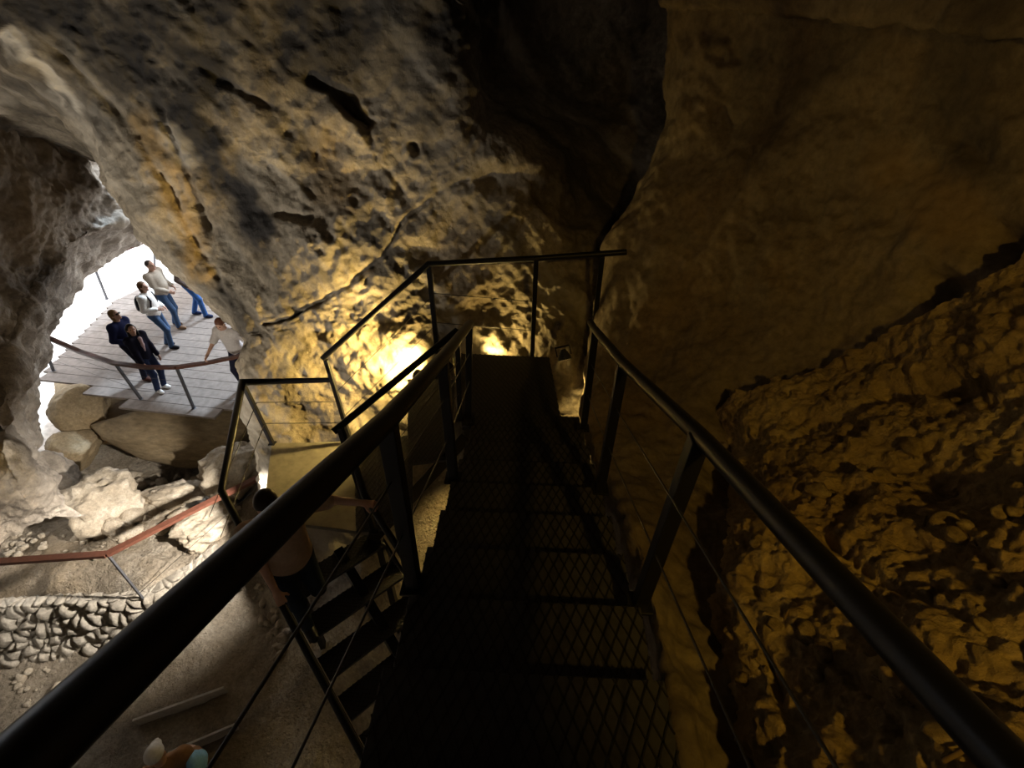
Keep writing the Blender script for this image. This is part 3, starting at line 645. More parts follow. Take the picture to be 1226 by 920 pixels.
c = onz(140, 632, 1.0); boulder('flat pale rock at the foot of the large pale boulder', (c[0], c[1], .92), (.36, .30, .24), MAT['boulder'], 15, .2, rough=.2)
c = onz(282, 575, 1.2); boulder('pale boulder leaning at the end of the rubble, behind the lower landing rail', (c[0], c[1] + .2, 1.1), (.70, .62, .62), MAT['boulder'], 16, 1.1, rough=.22)
c = onz(250, 628, 1.0); boulder('pale rock below the brown path rail, near the stair', (c[0], c[1], .95), (.55, .40, .34), MAT['boulder'], 17, .6, rough=.24)
c = onz(200, 590, 1.1); boulder('long pale rock lying across the middle of the rubble', (c[0], c[1] + .1, .98), (.62, .32, .26), MAT['boulder'], 18, .2, rough=.24)
c = onz(20, 590, 1.2); boulder('grey furrowed boulder at the foot of the left rock wall', (c[0] - .3, c[1] + .2, 1.1), (.95, .75, .7), MAT['left'], 19, .1, rough=.12)
boulder('broad tan rock shelf in the shade beneath the platform, behind the huge tan boulder', (-8.4, 9.1, .35), (3.3, 1.7, .85), MAT['tan_boulder'], 21, 0, rough=.06, cuts=4)
# loose stones, each its own object
protos = [rock_mesh('rubble_stone', 30 + k, 9, 3, .12, (1, .85, .65)) for k in range(7)]
rs = random.Random(5)
def scatter(n, region, smin, smax, label, group, mat, name='rubble_stone', sink=.35):
    k = 0
    while k < n:
        px, py = rs.uniform(region[0], region[2]), rs.uniform(region[1], region[3])
        if len(region) > 4 and not region[4](px, py): continue
        p = hit(px, py); s = rs.uniform(smin, smax) * rs.uniform(.6, 1)
        o = bpy.data.objects.new(name, protos[k % 7]); C.objects.link(o)
        o.location = (p[0], p[1], ground(p[0], p[1]) + s * (.65 - sink)); o.scale = (s, s, s); o.rotation_euler = (rs.uniform(-.5, .5), rs.uniform(-.5, .5), rs.uniform(0, 6.3))
        tag(o, label, 'stone', group); k += 1
for p_ in protos: p_.materials.append(MAT['boulder'])
scatter(46, (140, 570, 265, 640), .09, .24, 'angular pale stone in the rubble pile behind the brown path rail', 'stones of the rubble pile', None)
scatter(40, (5, 640, 160, 668), .05, .12, 'small pale stone scattered in front of the large boulder, above the path', 'stones scattered along the path edge', None)
scatter(26, (300, 700, 352, 790, lambda x, y: abs(x - (312 + (y - 700) * .4)) < 16), .05, .12, 'small stone in the loose row on the earth beside the lower stair', 'stones beside the lower stair', None)
scatter(18, (20, 800, 75, 860), .04, .10, 'small stone fallen at the foot of the dry stone wall', 'stones below the dry stone wall', None)
# ---- dry stone retaining wall under the path
A = [onz(-60, 722, .9), onz(0, 722, .9), onz(60, 717, .9), onz(165, 713, .9), onz(200, 697, .92), onz(262, 655, 1.0)]
dw = thing('dry_stone_wall', 'low dry stone retaining wall of rounded stones holding up the path', 'wall', tuple(A[2] - (0, 0, .9)))
nu, nv = 420, 130; Wt = cr_weights(len(A), nu); top = Wt @ np.array(A); ln = np.concatenate([[0], np.cumsum(np.linalg.norm(np.diff(top, axis=0), axis=1))])
tan = np.gradient(top, axis=0); nrm = np.stack([tan[:, 1], -tan[:, 0], tan[:, 0] * 0], 1); nrm /= np.linalg.norm(nrm, axis=1)[:, None]
vv = np.linspace(-.12, 1, nv); Pw = []
for v in vv:
    back = np.clip(-v, 0, 1)
    bot = np.array([ground(*(t[:2] + n_[:2] * .3)) for t, n_ in zip(top, nrm)]) * 0 - .05 + .12 * np.clip((top[:, 0] + 5.6) / .8, 0, 3) if v == vv[0] else bot
    zz = top[:, 2] + .03 - max(v, 0) * (top[:, 2] + .03 - bot); Pw.append(np.stack([top[:, 0] + nrm[:, 0] * (.10 + .36 * max(v, 0) - back * 1.2), top[:, 1] + nrm[:, 1] * (.10 + .36 * max(v, 0) - back * 1.2), zz], 1))
Pw = np.array(Pw); uvw = np.stack([np.tile(ln, (nv, 1)), np.tile(vv[:, None] * .8, (1, nu)), np.zeros((nv, nu))], -1).reshape(-1, 3)
w1, w2, wi = worley(uvw * (5.6, 6.6, 1) + .25 * np.stack([perlin(uvw * 5), perlin(uvw * 5 + 8), perlin(uvw * 5) * 0], 1))
hh = np.clip((w2 - w1) * 2.6, 0, 1) ** .6 * (.075 + .05 * _rnd[wi][:, 1]) * (1 - .5 * w1); hh = hh.reshape(nv, nu, 1)
Pw = Pw + hh * (nrm[None] * .9 + np.array([0, 0, .45])) - nrm[None] * .03
o = link('stones', npmesh('stones', (Pw - np.array(A[2] - (0, 0, .9))).reshape(-1, 3), grid_quads(nv, nu)[:, ::-1]), MAT['wallstone'], dw)
# ---- timber risers across the lower path
TB = plain('grey_board', (.46, .42, .36), .75, 0, .15, 14, .2, .25)
for lab, a, b_ in (('weathered board set on edge across the earth path, upper of two', (163, 866), (274, 830)), ('weathered board set on edge across the earth path, lower of two', (205, 905), (286, 873))):
    p, q = onz(*a, .1), onz(*b_, .1); p[2] = ground(p[0], p[1]) + .05; q[2] = ground(q[0], q[1]) + .05; mm = MB(); mm.bar(p, q, .035, .20); o = mm.build('board', TB, None, bevel=.006, origin=(p + q) / 2); o.name = 'path_board'; tag(o, lab, 'board')
# pole leaning in the rubble
for lab, a, b_, r_ in (('thin pale stick lying in the rubble below the brown rail', (230, 643), (247, 617), .022), ('thin white peg standing in the rubble', (212, 627), (220, 641), .014)):
    p, q = hit(*a), hit(*b_); mm = MB(); mm.tube([p + (0, 0, .05), q + (0, 0, .10)], r_, 8); o = mm.build('stick', MAT['boulder'], None, origin=(p + q) / 2); tag(o, lab, 'stick')


# ================================================================== DETAILS ON THE BANK
def bank_hit(px, py):
    dg = bpy.context.evaluated_depsgraph_get(); r = ray(px, py); r = r / np.linalg.norm(r)
    ok, loc, nor, _ = rock_bank.ray_cast(Vector(CAM), Vector(r))
    return (np.array(loc), np.array(nor)) if ok else (None, None)
bank_protos = [rock_mesh('bank_stone', 60 + k, 9, 3, .12, (1, .85, .7)) for k in range(5)]
for q in bank_protos: q.materials.append(MAT['bank'])
k = 0
while k < 46:
    px, py = rs.uniform(880, 1225), rs.uniform(430, 915); p, n = bank_hit(px, py)
    if p is None or abs((py - 390) - .966 * (px - 712)) < 45: continue
    s_ = rs.uniform(.012, .045) * (1.5 if rs.random() < .2 else 1)
    o = bpy.data.objects.new('bank_stone', bank_protos[k % 5]); C.objects.link(o); o.location = p + np.array([0, 0, s_ * .3]); o.scale = (s_,) * 3
    o.rotation_euler = (rs.uniform(-.5, .5), rs.uniform(-.5, .5), rs.uniform(0, 6.3)); tag(o, 'small earthy stone lying on the amber lit bank', 'stone', 'stones on the amber bank'); k += 1
TW = plain('dry_twig', (.13, .085, .045), .85, 0, .2, 30, .2, .2)
for lab, pts in (('long dry twig lying level across the bank, highest of the twigs', [(1165, 548), (1195, 546), (1222, 541)]), ('forked dry twig on the bank above the right handrail', [(1098, 648), (1104, 632), (1108, 620)]),
                 ('straight dry twig slanting up the bank beside the forked one', [(1130, 628), (1150, 640), (1168, 655)]), ('thin root on the bank between the handrail and the lowest cable', [(1045, 812), (1065, 828), (1092, 848)]),
                 ('short twig at the very bottom of the bank', [(1128, 912), (1145, 904), (1158, 894)]), ('curled dry stem near the dark edge of the bank', [(938, 742), (943, 733), (953, 730), (960, 733)])):
    P3 = [bank_hit(*q)[0] for q in pts]
    if any(q is None for q in P3): continue
    mm = MB(); mm.tube([q + (0, 0, .008 + .010 * (i % 2)) for i, q in enumerate(P3)], [.006 - .0012 * i for i in range(len(P3))], 7)
    o = mm.build('twig', TW, None, origin=P3[0]); tag(o, lab, 'twig')

# ================================================================== PEOPLE
def surface_nets(F, org, h):
    S = F < 0; nx, ny, nz = F.shape
    c = [(a, b, d) for a in (0, 1) for b in (0, 1) for d in (0, 1)]
    sl = lambda A, o: A[o[0]:nx - 1 + o[0], o[1]:ny - 1 + o[1], o[2]:nz - 1 + o[2]]
    cnt = sum(sl(S, o).astype(np.int8) for o in c); act = (cnt > 0) & (cnt < 8)
    I = np.argwhere(act); idm = np.full(act.shape, -1, np.int32); idm[act] = np.arange(len(I))
    pos = np.zeros((len(I), 3)); num = np.zeros(len(I))
    val = {o: F[I[:, 0] + o[0], I[:, 1] + o[1], I[:, 2] + o[2]] for o in c}
    for o in c:
        for ax in range(3):
            if o[ax]: continue
            p = list(o); p[ax] = 1; p = tuple(p); a, b = val[o], val[p]; m = (a < 0) != (b < 0)
            t = np.where(m, a / np.where(m, a - b, 1), 0)
            for k in range(3): pos[:, k] += np.where(m, o[k] + (t if k == ax else 0), 0)
            num += m
    V = (I + pos / num[:, None]) * h + org; Q = []
    for ax in range(3):
        a = [slice(None)] * 3; b = [slice(None)] * 3; a[ax] = slice(0, -1); b[ax] = slice(1, None)
        X = np.argwhere(S[tuple(a)] != S[tuple(b)]); u, w = (ax + 1) % 3, (ax + 2) % 3
        X = X[(X[:, u] > 0) & (X[:, w] > 0) & (X[:, u] < F.shape[u] - 1) & (X[:, w] < F.shape[w] - 1)]
        flip = S[X[:, 0], X[:, 1], X[:, 2]]
        def cell(du, dw):
            Y = X.copy(); Y[:, u] -= du; Y[:, w] -= dw; return idm[Y[:, 0], Y[:, 1], Y[:, 2]]
        q = np.stack([cell(1, 1), cell(0, 1), cell(0, 0), cell(1, 0)], 1)
        q[~flip] = q[~flip][:, ::-1]; Q.append(q)
    return V, np.concatenate(Q)
def blob_mesh(name, prims, h, cuts=()):
    """one continuous surface from rounded cones and ellipsoids; prim = (kind, a, b, ra, rb, blend)"""
    lo = np.min([np.minimum(p[1], p[2] if p[0] == 'c' else p[1]) - (max(p[3], p[4]) if p[0] == 'c' else max(p[3])) for p in prims], 0) - .04
    hi = np.max([np.maximum(p[1], p[2] if p[0] == 'c' else p[1]) + (max(p[3], p[4]) if p[0] == 'c' else max(p[3])) for p in prims], 0) + .04
    n = np.ceil((hi - lo) / h).astype(int) + 1; F = np.full(n, .2, np.float32)
    ax = [lo[k] + h * np.arange(n[k]) for k in range(3)]
    for p in prims:
        if p[0] == 'c': l2 = np.minimum(p[1], p[2]) - max(p[3], p[4]) - .06; h2 = np.maximum(p[1], p[2]) + max(p[3], p[4]) + .06
        else: l2 = p[1] - max(p[3]) - .06; h2 = p[1] + max(p[3]) + .06
        i0 = np.maximum(((l2 - lo) / h).astype(int), 0); i1 = np.minimum(((h2 - lo) / h).astype(int) + 2, n)
        X = np.stack(np.meshgrid(*[ax[k][i0[k]:i1[k]] for k in range(3)], indexing='ij'), -1)
        if p[0] == 'c':
            ab = p[2] - p[1]; t = np.clip(((X - p[1]) @ ab) / max(ab @ ab, 1e-9), 0, 1)
            D = np.linalg.norm(X - p[1] - t[..., None] * ab, axis=-1) - (p[3] + (p[4] - p[3]) * t)
        else:                                    # ellipsoid with axes = rows of p[2]
            Y = (X - p[1]) @ p[2].T; r = np.array(p[3]); k0 = np.linalg.norm(Y / r, axis=-1); k1 = np.linalg.norm(Y / (r * r), axis=-1)
            D = k0 * (k0 - 1) / np.maximum(k1, 1e-6)
        k = p[5]; sub = F[i0[0]:i1[0], i0[1]:i1[1], i0[2]:i1[2]]
        if k > 0:
            m = np.maximum(k - np.abs(sub - D), 0) / k; sub[...] = np.minimum(sub, D) - m * m * k * .25
        else: sub[...] = np.minimum(sub, D)
    if cuts:
        X = np.stack(np.meshgrid(*ax, indexing='ij'), -1)
        for p0, nn in cuts: F = np.maximum(F, (X - p0) @ nn)
    F = np.minimum(F, .2); F[0] = F[-1] = .1; F[:, 0] = F[:, -1] = .1; F[:, :, 0] = F[:, :, -1] = .1
    V, Q = surface_nets(F, lo, h)
    return npmesh(name, V, Q)
def ik(a, b, l1, l2, pole):
    d = b - a; L = min(np.linalg.norm(d), (l1 + l2) * .999); u = d / np.linalg.norm(d)
    x = (l1 * l1 - l2 * l2 + L * L) / (2 * L); y = math.sqrt(max(l1 * l1 - x * x, 0))
    q = pole - u * (pole @ u); q = q / (np.linalg.norm(q) + 1e-9)
    return a + u * x + q * y, a + u * L
def cap(a, b, ra, rb, k=.03): return ('c', np.array(a, float), np.array(b, float), ra, rb, k)
def ell(c, axes, r, k=.02): return ('e', np.array(c, float), axes, np.array(r, float), None, k)
def hand_prims(w, d, n, side, curl=.5, s=1.0):
    """palm and five fingers from wrist w along d; n is the way the palm faces, side points to the thumb"""
    d = _n(d); n = _n(n - d * (n @ d)); x = _n(side - d * (side @ d) - n * (side @ n)); P = []
    P.append(cap(w, w + d * .03 * s, .023 * s, .024 * s, .02))
    for q in (-.026, -.009, .009, .026):
        P.append(cap(w + d * .02 * s + x * q * .6 * s, w + d * .085 * s + x * q * s, .017 * s, .0135 * s, .012))
    for q, L in ((.030, .072), (.010, .080), (-.010, .075), (-.029, .060)):
        p = w + d * .085 * s + x * q * s; a = curl * .5; L = L * s
        for seg, rr in ((.45, .0095), (.32, .0088), (.25, .0078)):
            t = d * math.cos(a) + n * math.sin(a) + x * q * 1.5; t = t / np.linalg.norm(t); e = p + t * L * seg
            P.append(cap(p, e, rr * s, rr * .93 * s, .003)); p = e; a += curl * .9
    p = w + d * .030 * s + x * .024 * s; a = _n(x * .75 + d * .65 + n * .35 * curl); e = p + a * .045 * s
    P.append(cap(p, e, .0135 * s, .011 * s, .010)); P.append(cap(e, e + _n(a + d * .7 + n * curl * .5) * .034 * s, .0105 * s, .0085 * s, .004))
    return P
CLOTH = {}
def cloth(name, col, rough=.9):
    if name not in CLOTH: CLOTH[name] = plain(name, col, rough, 0, .12, 35, .25, .15)
    return CLOTH[name]
SKIN = plain('skin', (.50, .30, .22), .55, 0, .08, 30, .05, .35)
def person(label, base, H, yaw, feet, hands, shirt, trousers, shoes, hair, lean=(0, 0), look=(0, 0), pelvis=None, sleeve='long', girth=1.0, shoulder=.175,
           curl=(.5, .5), h=.0085, pelvis_z=.925, palm=(None, None), hairstyle='short', hem=.0, jacket_open=None, bust=0, elbow=None):
    s = H / 1.70; base = np.array(base, float)
    f = np.array([math.cos(yaw), math.sin(yaw), 0]); r = np.array([math.sin(yaw), -math.cos(yaw), 0]); z = np.array([0, 0, 1.])
    to = lambda a, b, c: base + (f * a + r * b + z * c) * s
    pel = to(*(pelvis or (0, 0, pelvis_z)))
    up = _n(z + f * lean[0] + r * lean[1]); rr = _n(r - up * (r @ up)); ff = np.cross(up, rr); ff = ff if ff @ f > 0 else -ff
    tp = lambda a, b, c: pel + (ff * a + rr * b + up * c) * s
    neck = tp(0, 0, .50); hc_dir = _n(up * .8 + z * .35 + ff * .12)
    hy, hp = look; hf = _n((ff * math.cos(hy) + rr * math.sin(hy)) * math.cos(hp) + z * math.sin(hp)); hu = _n(hc_dir - hf * (hc_dir @ hf)) if abs(hp) > .0 or True else hc_dir
    hr = np.cross(hf, hu); AX = np.stack([hr, hf, hu])
    hc = neck + hc_dir * .165 * s + hf * .015 * s
    hp_ = lambda a, b, c: hc + (hr * a + hf * b + hu * c) * s
    g = girth; B = []
    # head with brow, nose, cheeks, chin and ears
    B += [ell(hp_(0, -.008, .025), AX, (.074 * s, .092 * s, .088 * s)), ell(hp_(0, .018, -.035), AX, (.058 * s, .070 * s, .078 * s), .03),
          cap(hp_(-.025, .074, .018), hp_(.025, .074, .018), .016 * s, .016 * s, .012), cap(hp_(0, .085, .005), hp_(0, .104, -.028), .009 * s, .013 * s, .010),
          cap(hp_(0, .072, -.092), hp_(0, .080, -.090), .020 * s, .018 * s, .025), cap(hp_(-.016, .082, -.058), hp_(.016, .082, -.058), .009 * s, .009 * s, .008),
          ell(hp_(.078, -.005, -.01), AX, (.012 * s, .022 * s, .034 * s), .006), ell(hp_(-.078, -.005, -.01), AX, (.012 * s, .022 * s, .034 * s), .006)]
    B.append(cap(neck - up * .03 * s, hc - hu * .05 * s - hf * .01 * s, .058 * s, .052 * s, .03))
    TA = np.stack([rr, ff, up]); T = []
    sh = [tp(0, q * shoulder, .455) for q in (-1, 1)]
    T += [ell(tp(0, 0, .02), TA, (.160 * s * (.6 + .4 * g), .115 * s * g, .13 * s), .05), ell(tp(.02 * g, 0, .17), TA, (.135 * s * g, .105 * s * g * (1.25 if g > 1.1 else 1), .15 * s), .08),
          ell(tp(.005, 0, .34), TA, (.165 * s * (.5 + .5 * g), .108 * s * g, .15 * s), .08), cap(sh[0] - up * .01, sh[1] - up * .01, .062 * s, .062 * s, .06)]
    if bust: T += [ell(tp(.085, q * .07, .33), TA, (.062 * s, .055 * s, .062 * s), .04) for q in (-1, 1)]
    hips = [pel + (rr * q * .088 - up * .02) * s for q in (-1, 1)]
    LEG = []; FEET = []; TR = []; fdirs = []
    for q, ft in zip((0, 1), feet):
        an = base + (f * ft[0] + r * ft[1] + z * (ft[2] + .085)) * s; fy = ft[3] if len(ft) > 3 else 0
        fd = f * math.cos(fy) + r * math.sin(fy); kn, an = ik(hips[q], an, .43 * s, .43 * s, _n(f + fd * .5 + z * .1))
        LEG += [cap(hips[q], kn, .082 * s * (.5 + .5 * g), .056 * s, .04), cap(kn, an, .054 * s, .038 * s, .03)]
        TR += [cap(hips[q], kn, .094 * s * (.5 + .5 * g), .068 * s, .04), cap(kn, an - z * .01 * s, .066 * s, .058 * s, .03)]
        fl = [cap(an - z * .045 * s - fd * .03 * s, an - z * .052 * s + fd * .13 * s, .036 * s, .034 * s, .03), cap(an - z * .03 * s, an - z * .045 * s + fd * .07 * s, .042 * s, .036 * s, .03)]
        FEET.append((fl, an, fd)); LEG += [cap(p[1], p[2], p[3] * .85, p[4] * .85, .03) for p in fl]
    ARM = []; SL = []
    for q, hd in zip((0, 1), hands):
        sd = -1 if q == 0 else 1
        tgt = base + (f * hd[0] + r * hd[1] + z * hd[2]) * s if hd is not None and not isinstance(hd, np.ndarray) else hd
        if tgt is None: tgt = sh[q] + (rr * sd * .10 - z * .50 + f * .06) * s
        pole = _n(-f * .8 + r * sd * .55 - z * .5) if elbow is None or elbow[q] is None else _n(f * elbow[q][0] + r * elbow[q][1] + z * elbow[q][2])
        wv_ = tgt - sh[q]; wr_t = tgt - _n(wv_) * .06 * s
        el, wr = ik(sh[q], wr_t, .285 * s, .25 * s, pole)
        ARM += [cap(sh[q], el, .050 * s, .038 * s, .04), cap(el, wr, .038 * s, .026 * s, .02)]
        hd_d = _n(wr - el); pn = palm[q] if palm[q] is not None else -r * sd * .7 - z * .4
        ARM += hand_prims(wr, hd_d, np.array(pn, float), f + z * .3 if palm[q] is None else np.cross(np.array(pn, float), hd_d) * (1 if q == 0 else -1), curl[q], s)
        if sleeve == 'long': SL += [cap(sh[q], el, .062 * s, .052 * s, .04), cap(el, el + (wr - el) * .93, .052 * s, .040 * s, .02)]
        elif sleeve == 'short': SL += [cap(sh[q], sh[q] + (el - sh[q]) * .78, .064 * s, .060 * s, .04)]
    me = blob_mesh('person', T + LEG + ARM + B, h)
    o = link('person', me, SKIN); tag(o, label, 'person')
    # clothes are children, each a shell over the body
    grow = lambda P, e: [('c', p[1], p[2], p[3] + e, p[4] + e, p[5]) if p[0] == 'c' else ('e', p[1], p[2], p[3] + e, None, p[5]) for p in P]
    hemp = tp(0, 0, -.07 - hem)
    link('shirt', blob_mesh('shirt', grow(T, .020) + grow(SL, .010) + [cap(q, q + up * .001, .082 * s, .082 * s, .04) for q in sh] + [cap(tp(0, 0, .46), tp(0, 0, .495), .075 * s, .062 * s, .03)], max(h, .010), cuts=[(hemp, -up), (tp(.0, 0, .55), _n(up + ff * .15))]), shirt, o)
    link('trousers', blob_mesh('trousers', TR + [ell(pel, TA, (.165 * s * (.6 + .4 * g), .122 * s * g, .12 * s), .05)], max(h, .010), cuts=[(tp(0, 0, .06), up)]), trousers, o)
    for fl, an, fd in FEET: link('shoe', blob_mesh('shoe', grow(fl, .006), max(h, .009), cuts=[(an - z * .085 * s, -z)]), shoes, o)
    if hair is not None:
        Hp = [ell(hp_(0, -.014, .034), AX, (.084 * s, .096 * s, .094 * s))]; face = [(hp_(0, .052, .03), _n(hf - hu * .75))]
        if hairstyle == 'bob': Hp += [cap(hp_(q * .068, -.03, .02), hp_(q * .072, -.025, -.09), .032 * s, .030 * s, .03) for q in (-1, 1)] + [cap(hp_(0, -.07, .0), hp_(0, -.075, -.10), .05 * s, .045 * s, .04)]; face = [(hp_(0, .048, .03), _n(hf - hu * .35))]
        if hairstyle == 'long': Hp += [cap(hp_(q * .066, -.03, .02), hp_(q * .078, -.03, -.20), .034 * s, .028 * s, .03) for q in (-1, 1)] + [cap(hp_(0, -.07, .0), hp_(0, -.085, -.22), .055 * s, .045 * s, .04)]; face = [(hp_(0, .045, .03), _n(hf - hu * .3))]
        if hairstyle == 'cap': Hp = [ell(hp_(0, -.004, .045), AX, (.090 * s, .104 * s, .088 * s)), cap(hp_(-.03, .10, .045), hp_(.03, .10, .045), .022 * s, .022 * s, .03), cap(hp_(0, .12, .038), hp_(0, .14, .035), .03 * s, .02 * s, .03)]; face = [(hp_(0, 0, .015), -hu)]
        if hairstyle == 'cropped': Hp = [ell(hp_(0, -.016, .030), AX, (.079 * s, .091 * s, .088 * s))]; face = [(hp_(0, .045, .05), _n(hf * .8 - hu * .8))]
        link('cap' if hairstyle == 'cap' else 'hair', blob_mesh('hair', Hp, .008, cuts=face), hair, o)
    for q in (-1, 1):
        e = blob_mesh('eye', [cap(hp_(q * .030, .078, .000), hp_(q * .032, .079, .000), .011 * s, .011 * s, 0)], .004); link('eye', e, cloth('dark_eye', (.03, .02, .015), .2), o)
    link('mouth', blob_mesh('mouth', [cap(hp_(-.018, .086, -.058), hp_(.018, .086, -.058), .006 * s, .006 * s, 0)], .004), cloth('lip', (.36, .13, .11), .5), o)
    o['_'] = 0; del o['_']
    return o, dict(hc=hc, hf=hf, hu=hu, hr=hr, neck=neck, tp=tp, up=up, rr=rr, ff=ff, s=s, sh=sh)

deck_z = 1.5 + .004
def P(px, py): return onz(px, py, deck_z)
navy = cloth('navy_wool', (.015, .02, .07)); jeans = cloth('blue_denim', (.05, .09, .17)); dkjeans = cloth('dark_denim', (.02, .03, .075))
# girl in front: black hair, dark jacket, white sneakers, facing right
b = P(193, 466)
g, k = person('girl with black hair, dark jacket and white sneakers beside the platform handrail', b, 1.54, -.25, [(.02, -.09, 0), (.05, .11, 0, .1)], [(.15, -.20, .80), (.16, .20, .80)],
  cloth('dark_jacket', (.012, .012, .028)), dkjeans, cloth('white_leather', (.75, .73, .70), .5), cloth('black_hair', (.008, .007, .008), .35), look=(.35, .25), hairstyle='long', shoulder=.155, girth=.92, hem=.05)
tp = k['tp']; m = blob_mesh('scarf', [cap(tp(.10, -.02, .44), tp(.125, .0, .30), .040, .030, .03), cap(tp(.125, 0, .30), tp(.12, .01, .16), .03, .022, .03)], .009)
link('pale_top', m, cloth('pale_pink_top', (.62, .45, .50)), g)['label'] = 'pale pink top showing in the open jacket'
# person in navy sweater with blond hair and sunglasses
b = P(175, 452)
g, k = person('person with short blond hair, sunglasses and navy sweater behind the dark haired girl', b, 1.62, -.10, [(.0, -.10, 0), (.08, .10, 0)], [(.20, -.10, .98), (.22, .17, .98)],
  navy, cloth('black_trousers', (.014, .015, .03)), cloth('brown_shoe', (.10, .04, .03), .5), cloth('blond_hair', (.22, .13, .06), .5), look=(-.1, .35), hairstyle='bob', shoulder=.165)
gm = MB(); hp = lambda a, b_, c: k['hc'] + (k['hr'] * a + k['hf'] * b_ + k['hu'] * c) * k['s']
for q in (-1, 1): gm.bar(hp(q * .052, .096, .004), hp(q * .012, .102, .004), .012, .034, up=tuple(k['hu'])); gm.bar(hp(q * .058, .094, .008), hp(q * .082, -.01, .004), .004, .006)
gm.build('sunglasses', cloth('black_lens', (.01, .01, .012), .15), g, origin=(0, 0, 0))
# woman in white sweater, with backpack
b = P(203, 415)
g, k = person('woman with a brown bob and white sweater, wearing a black backpack', b, 1.64, .12, [(-.08, -.09, 0), (.12, .10, 0)], [(.18, -.17, .95), (.22, .12, 1.02)],
  cloth('white_wool', (.74, .72, .68)), jeans, cloth('black_leather', (.015, .014, .016), .4), cloth('brown_hair', (.11, .055, .025), .45), look=(.1, .1), hairstyle='bob', shoulder=.175, girth=1.05, hem=.02)
tp = k['tp']; bp = blob_mesh('backpack', [ell(tp(-.19, 0, .24), np.stack([k['rr'], k['ff'], k['up']]), (.145, .085, .20), .02), ell(tp(-.235, 0, .16), np.stack([k['rr'], k['ff'], k['up']]), (.11, .06, .10), .03)], .011)
o = link('backpack', bp, cloth('black_nylon', (.012, .012, .017), .6)); tag(o, 'black backpack worn by the woman in the white sweater', 'backpack')
for q in (-1, 1):
    sm = MB(); sm.tube([tp(-.12, q * .09, .42), tp(-.03, q * .10, .525), tp(.085, q * .105, .47), tp(.135, q * .11, .36), tp(.10, q * .145, .22), tp(-.03, q * .165, .13), tp(-.13, q * .11, .10)], .017, 8)
    sm.build('shoulder_strap', cloth('black_nylon', (0, 0, 0)), o, origin=(0, 0, 0))
# man in beige jacket
b = P(211, 391)
g, k = person('balding man in a loose beige jacket and jeans at the far side of the group', b, 1.74, .0, [(-.06, -.09, 0), (.16, .11, 0)], [(.20, -.20, .95), (.27, .06, .93)],
  cloth('beige_cotton', (.42, .36, .29)), jeans, cloth('tan_shoe', (.20, .12, .07), .5), cloth('grey_dark_hair', (.07, .055, .05), .6), look=(.05, .05), hairstyle='cropped', girth=1.22, shoulder=.19, hem=.04)
# person at the right, upper half hidden behind the rock edge
b = P(240, 378)
g, k = person('person in a brown striped sweater and jeans raising one arm, half hidden by the rock', b, 1.70, .15, [(-.16, -.09, 0), (.20, .12, 0)], [(-.10, -.42, 1.42), (.10, .22, .86)],
  cloth('brown_striped_wool', (.10, .075, .065)), cloth('bright_denim', (.04, .11, .30)), dkjeans, cloth('brown_hair', (0, 0, 0)), look=(.0, .1), hairstyle='bob', elbow=((0, -1, -.2), None))
# arm on the handrail, rest behind the rock
b = np.array([-5.83, 8.12, deck_z])
g, k = person('person in pale grey t-shirt with a hand on the platform rail, half behind rock', b, 1.72, -math.pi / 2 - .15, [(-.05, -.10, 0), (.05, .10, 0)], [(.05, -.24, .85), ony(247, 431, 7.58) + (0, 0, .03)],
  cloth('pale_grey_cotton', (.50, .46, .44)), cloth('black_trousers', (0, 0, 0)), cloth('brown_shoe', (0, 0, 0)), cloth('auburn_hair', (.12, .05, .03), .5), look=(0, -.2), hairstyle='short', sleeve='short', lean=(.20, .0), curl=(.5, 1.0))

# man coming down the lower flight, both hands on the rails
st_z = lambda kk: zl - .175 * (kk + 1)
e3 = np.array([.70, -.714, 0]); w3 = np.array([.714, .70, 0]); o3 = np.array([-1.95, 2.86, 0])
def stair_pt(kk, w, u=.13):
    p = o3 + e3 * (.33 * kk + u) + w3 * w; p[2] = st_z(kk); return p
base = stair_pt(1, -.33, .10); yaw3 = math.atan2(e3[1], e3[0])
def loc3(p): d = np.array(p) - base; return None
hR = ony(344, 729, 1.86); tq = stair_pt(1, .02)
rel = lambda p: np.array(p, float)
f3 = np.array([math.cos(yaw3), math.sin(yaw3), 0]); r3 = np.array([math.sin(yaw3), -math.cos(yaw3), 0])
fL = stair_pt(0, -.22, .12) - base; fR = stair_pt(1, -.42, .14) - base
ft = lambda d: (float(d @ f3) / 1.0, float(d @ r3), float(d[2]))
railhand_far = np.array(a2) + np.array(dR) * .10 + (0, 0, .03)
railhand_near = Vector(c3) + dirL * 1.04
man, k = person('man in brown shirt coming down the lower stair, a hand on each rail', base, 1.70, yaw3, [ft(fL), ft(fR)], [railhand_far, np.array(railhand_near) + (0, 0, .03)],
  cloth('tan_brown_cotton', (.38, .27, .20)), cloth('dark_blue_trousers', (.018, .026, .040)), cloth('black_leather', (0, 0, 0)), cloth('dark_brown_hair', (.02, .013, .010), .4),
  pelvis=(-.06, 0, .93), lean=(-.06, -.02), look=(.6, -.45), sleeve='short', girth=1.25, shoulder=.195, curl=(1.1, 1.1), h=.0085, hairstyle='short', palm=(np.array([0, 0, -1.]), np.array([0, 0, -1.])))
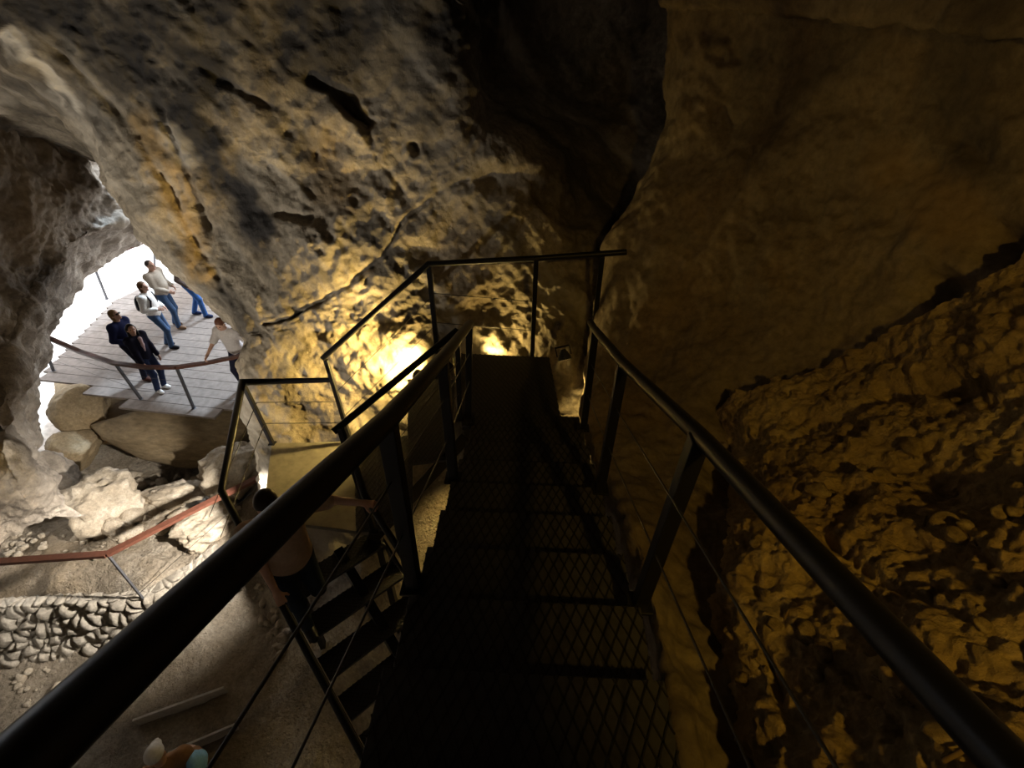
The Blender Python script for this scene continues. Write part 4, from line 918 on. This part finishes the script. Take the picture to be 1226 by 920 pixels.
# head and shoulders at the foot of the picture
b = onz(182, 905, 1.62); b[2] = ground(b[0], b[1]) - .01
g, k = person('person in a white cap and brown jacket below, only head and shoulders showing', b, 1.72, 2.2, [(0, -.09, 0), (.02, .10, 0)], [(.15, -.2, .95), (.2, .2, .95)],
  cloth('brown_jacket', (.22, .12, .06)), dkjeans, cloth('brown_shoe', (0, 0, 0)), cloth('white_cap', (.62, .61, .60)), look=(.2, -.1), hairstyle='cap')
tp = k['tp']
bo = link('shoulder_bag', blob_mesh('shoulder_bag', [ell(tp(-.10, .25, .30), np.stack([k['rr'], k['ff'], k['up']]), (.09, .14, .17), .02), ell(tp(-.02, .27, .22), np.stack([k['rr'], k['ff'], k['up']]), (.07, .09, .09), .03)], .011), cloth('light_blue_nylon', (.22, .45, .70), .6))
tag(bo, 'light blue bag at the shoulder of the person in the white cap', 'bag')

# ================================================================== LAMPS
LENS = {'under': emit('added_under_lamp_glass', YEL, 4), 'rear': emit('added_rear_lamp_glass', YEL, 4), 'corner': emit('small_lamp_glass', YEL, .4), 'yellow': emit('warm_lamp_glass', YEL, 6), 'amber': emit('amber_lamp_glass', AMB, 4), 'white': emit('added_white_lamp_glass', WRM, 6)}
WHERE = {'yellow': 'small floodlight at the wall foot behind the upper landing, throwing yellow light', 'under': 'added floodlight beneath the middle flight, turned down to the rock under the stairs', 'rear': 'small added floodlight hidden behind the back edge of the upper landing', 'corner': 'tiny dark floodlight at the corner of the upper landing, turned down to the gap', 'amber': 'floodlight on the bank beyond the right handrail, throwing amber light',
         'white': 'added unseen floodlight off to the left lighting the pitted rock mass', 'rubble': 'added hidden floodlight under the lower landing, turned to the rubble', 'ledge': 'added unseen floodlight up at the left, in place of daylight'}
for nm, loc, pw, col, aim, cone in FLOODS:
    a = Vector(aim) - Vector(loc); q = a.to_track_quat('-Z', 'Y')
    l = lamp(nm + '_light', 'SPOT', loc, pw * 12.0, col, .05, aim=aim, spot=cone, blend=1.0 if nm in ('rubble', 'ledge', 'under') else .6) if cone else lamp(nm + '_light', 'POINT', Vector(loc) + a.normalized() * .06, pw * 12.0, col, .05)
    t = thing('floodlight', WHERE[nm], 'floodlight', loc, q.to_euler())
    mm = MB(); n = 20
    mm.tube([(0, 0, .012), (0, 0, .045), (0, 0, .10), (0, 0, .13)], [.075, .072, .045, .03], n); mm.build('housing', MAT['lampbody'], t, origin=(0, 0, 0))
    for k in range(3):
        fn = MB(); fn.tube([(0, 0, .05 + .022 * k), (0, 0, .056 + .022 * k)], .07 - .008 * k, n); fn.build('cooling_fin', MAT['lampbody'], t, origin=(0, 0, 0))
    g = MB(); g.tube([(0, 0, .0115), (0, 0, .0105)], .066, n); g.build('lens', LENS.get(nm, LENS['white']), t, origin=(0, 0, 0))
    y = MB(); y.tube([(-.085, 0, .06), (-.085, 0, .16), (.085, 0, .16), (.085, 0, .06)], .008, 8); y.build('bracket', MAT['metal'], t, origin=(0, 0, 0))
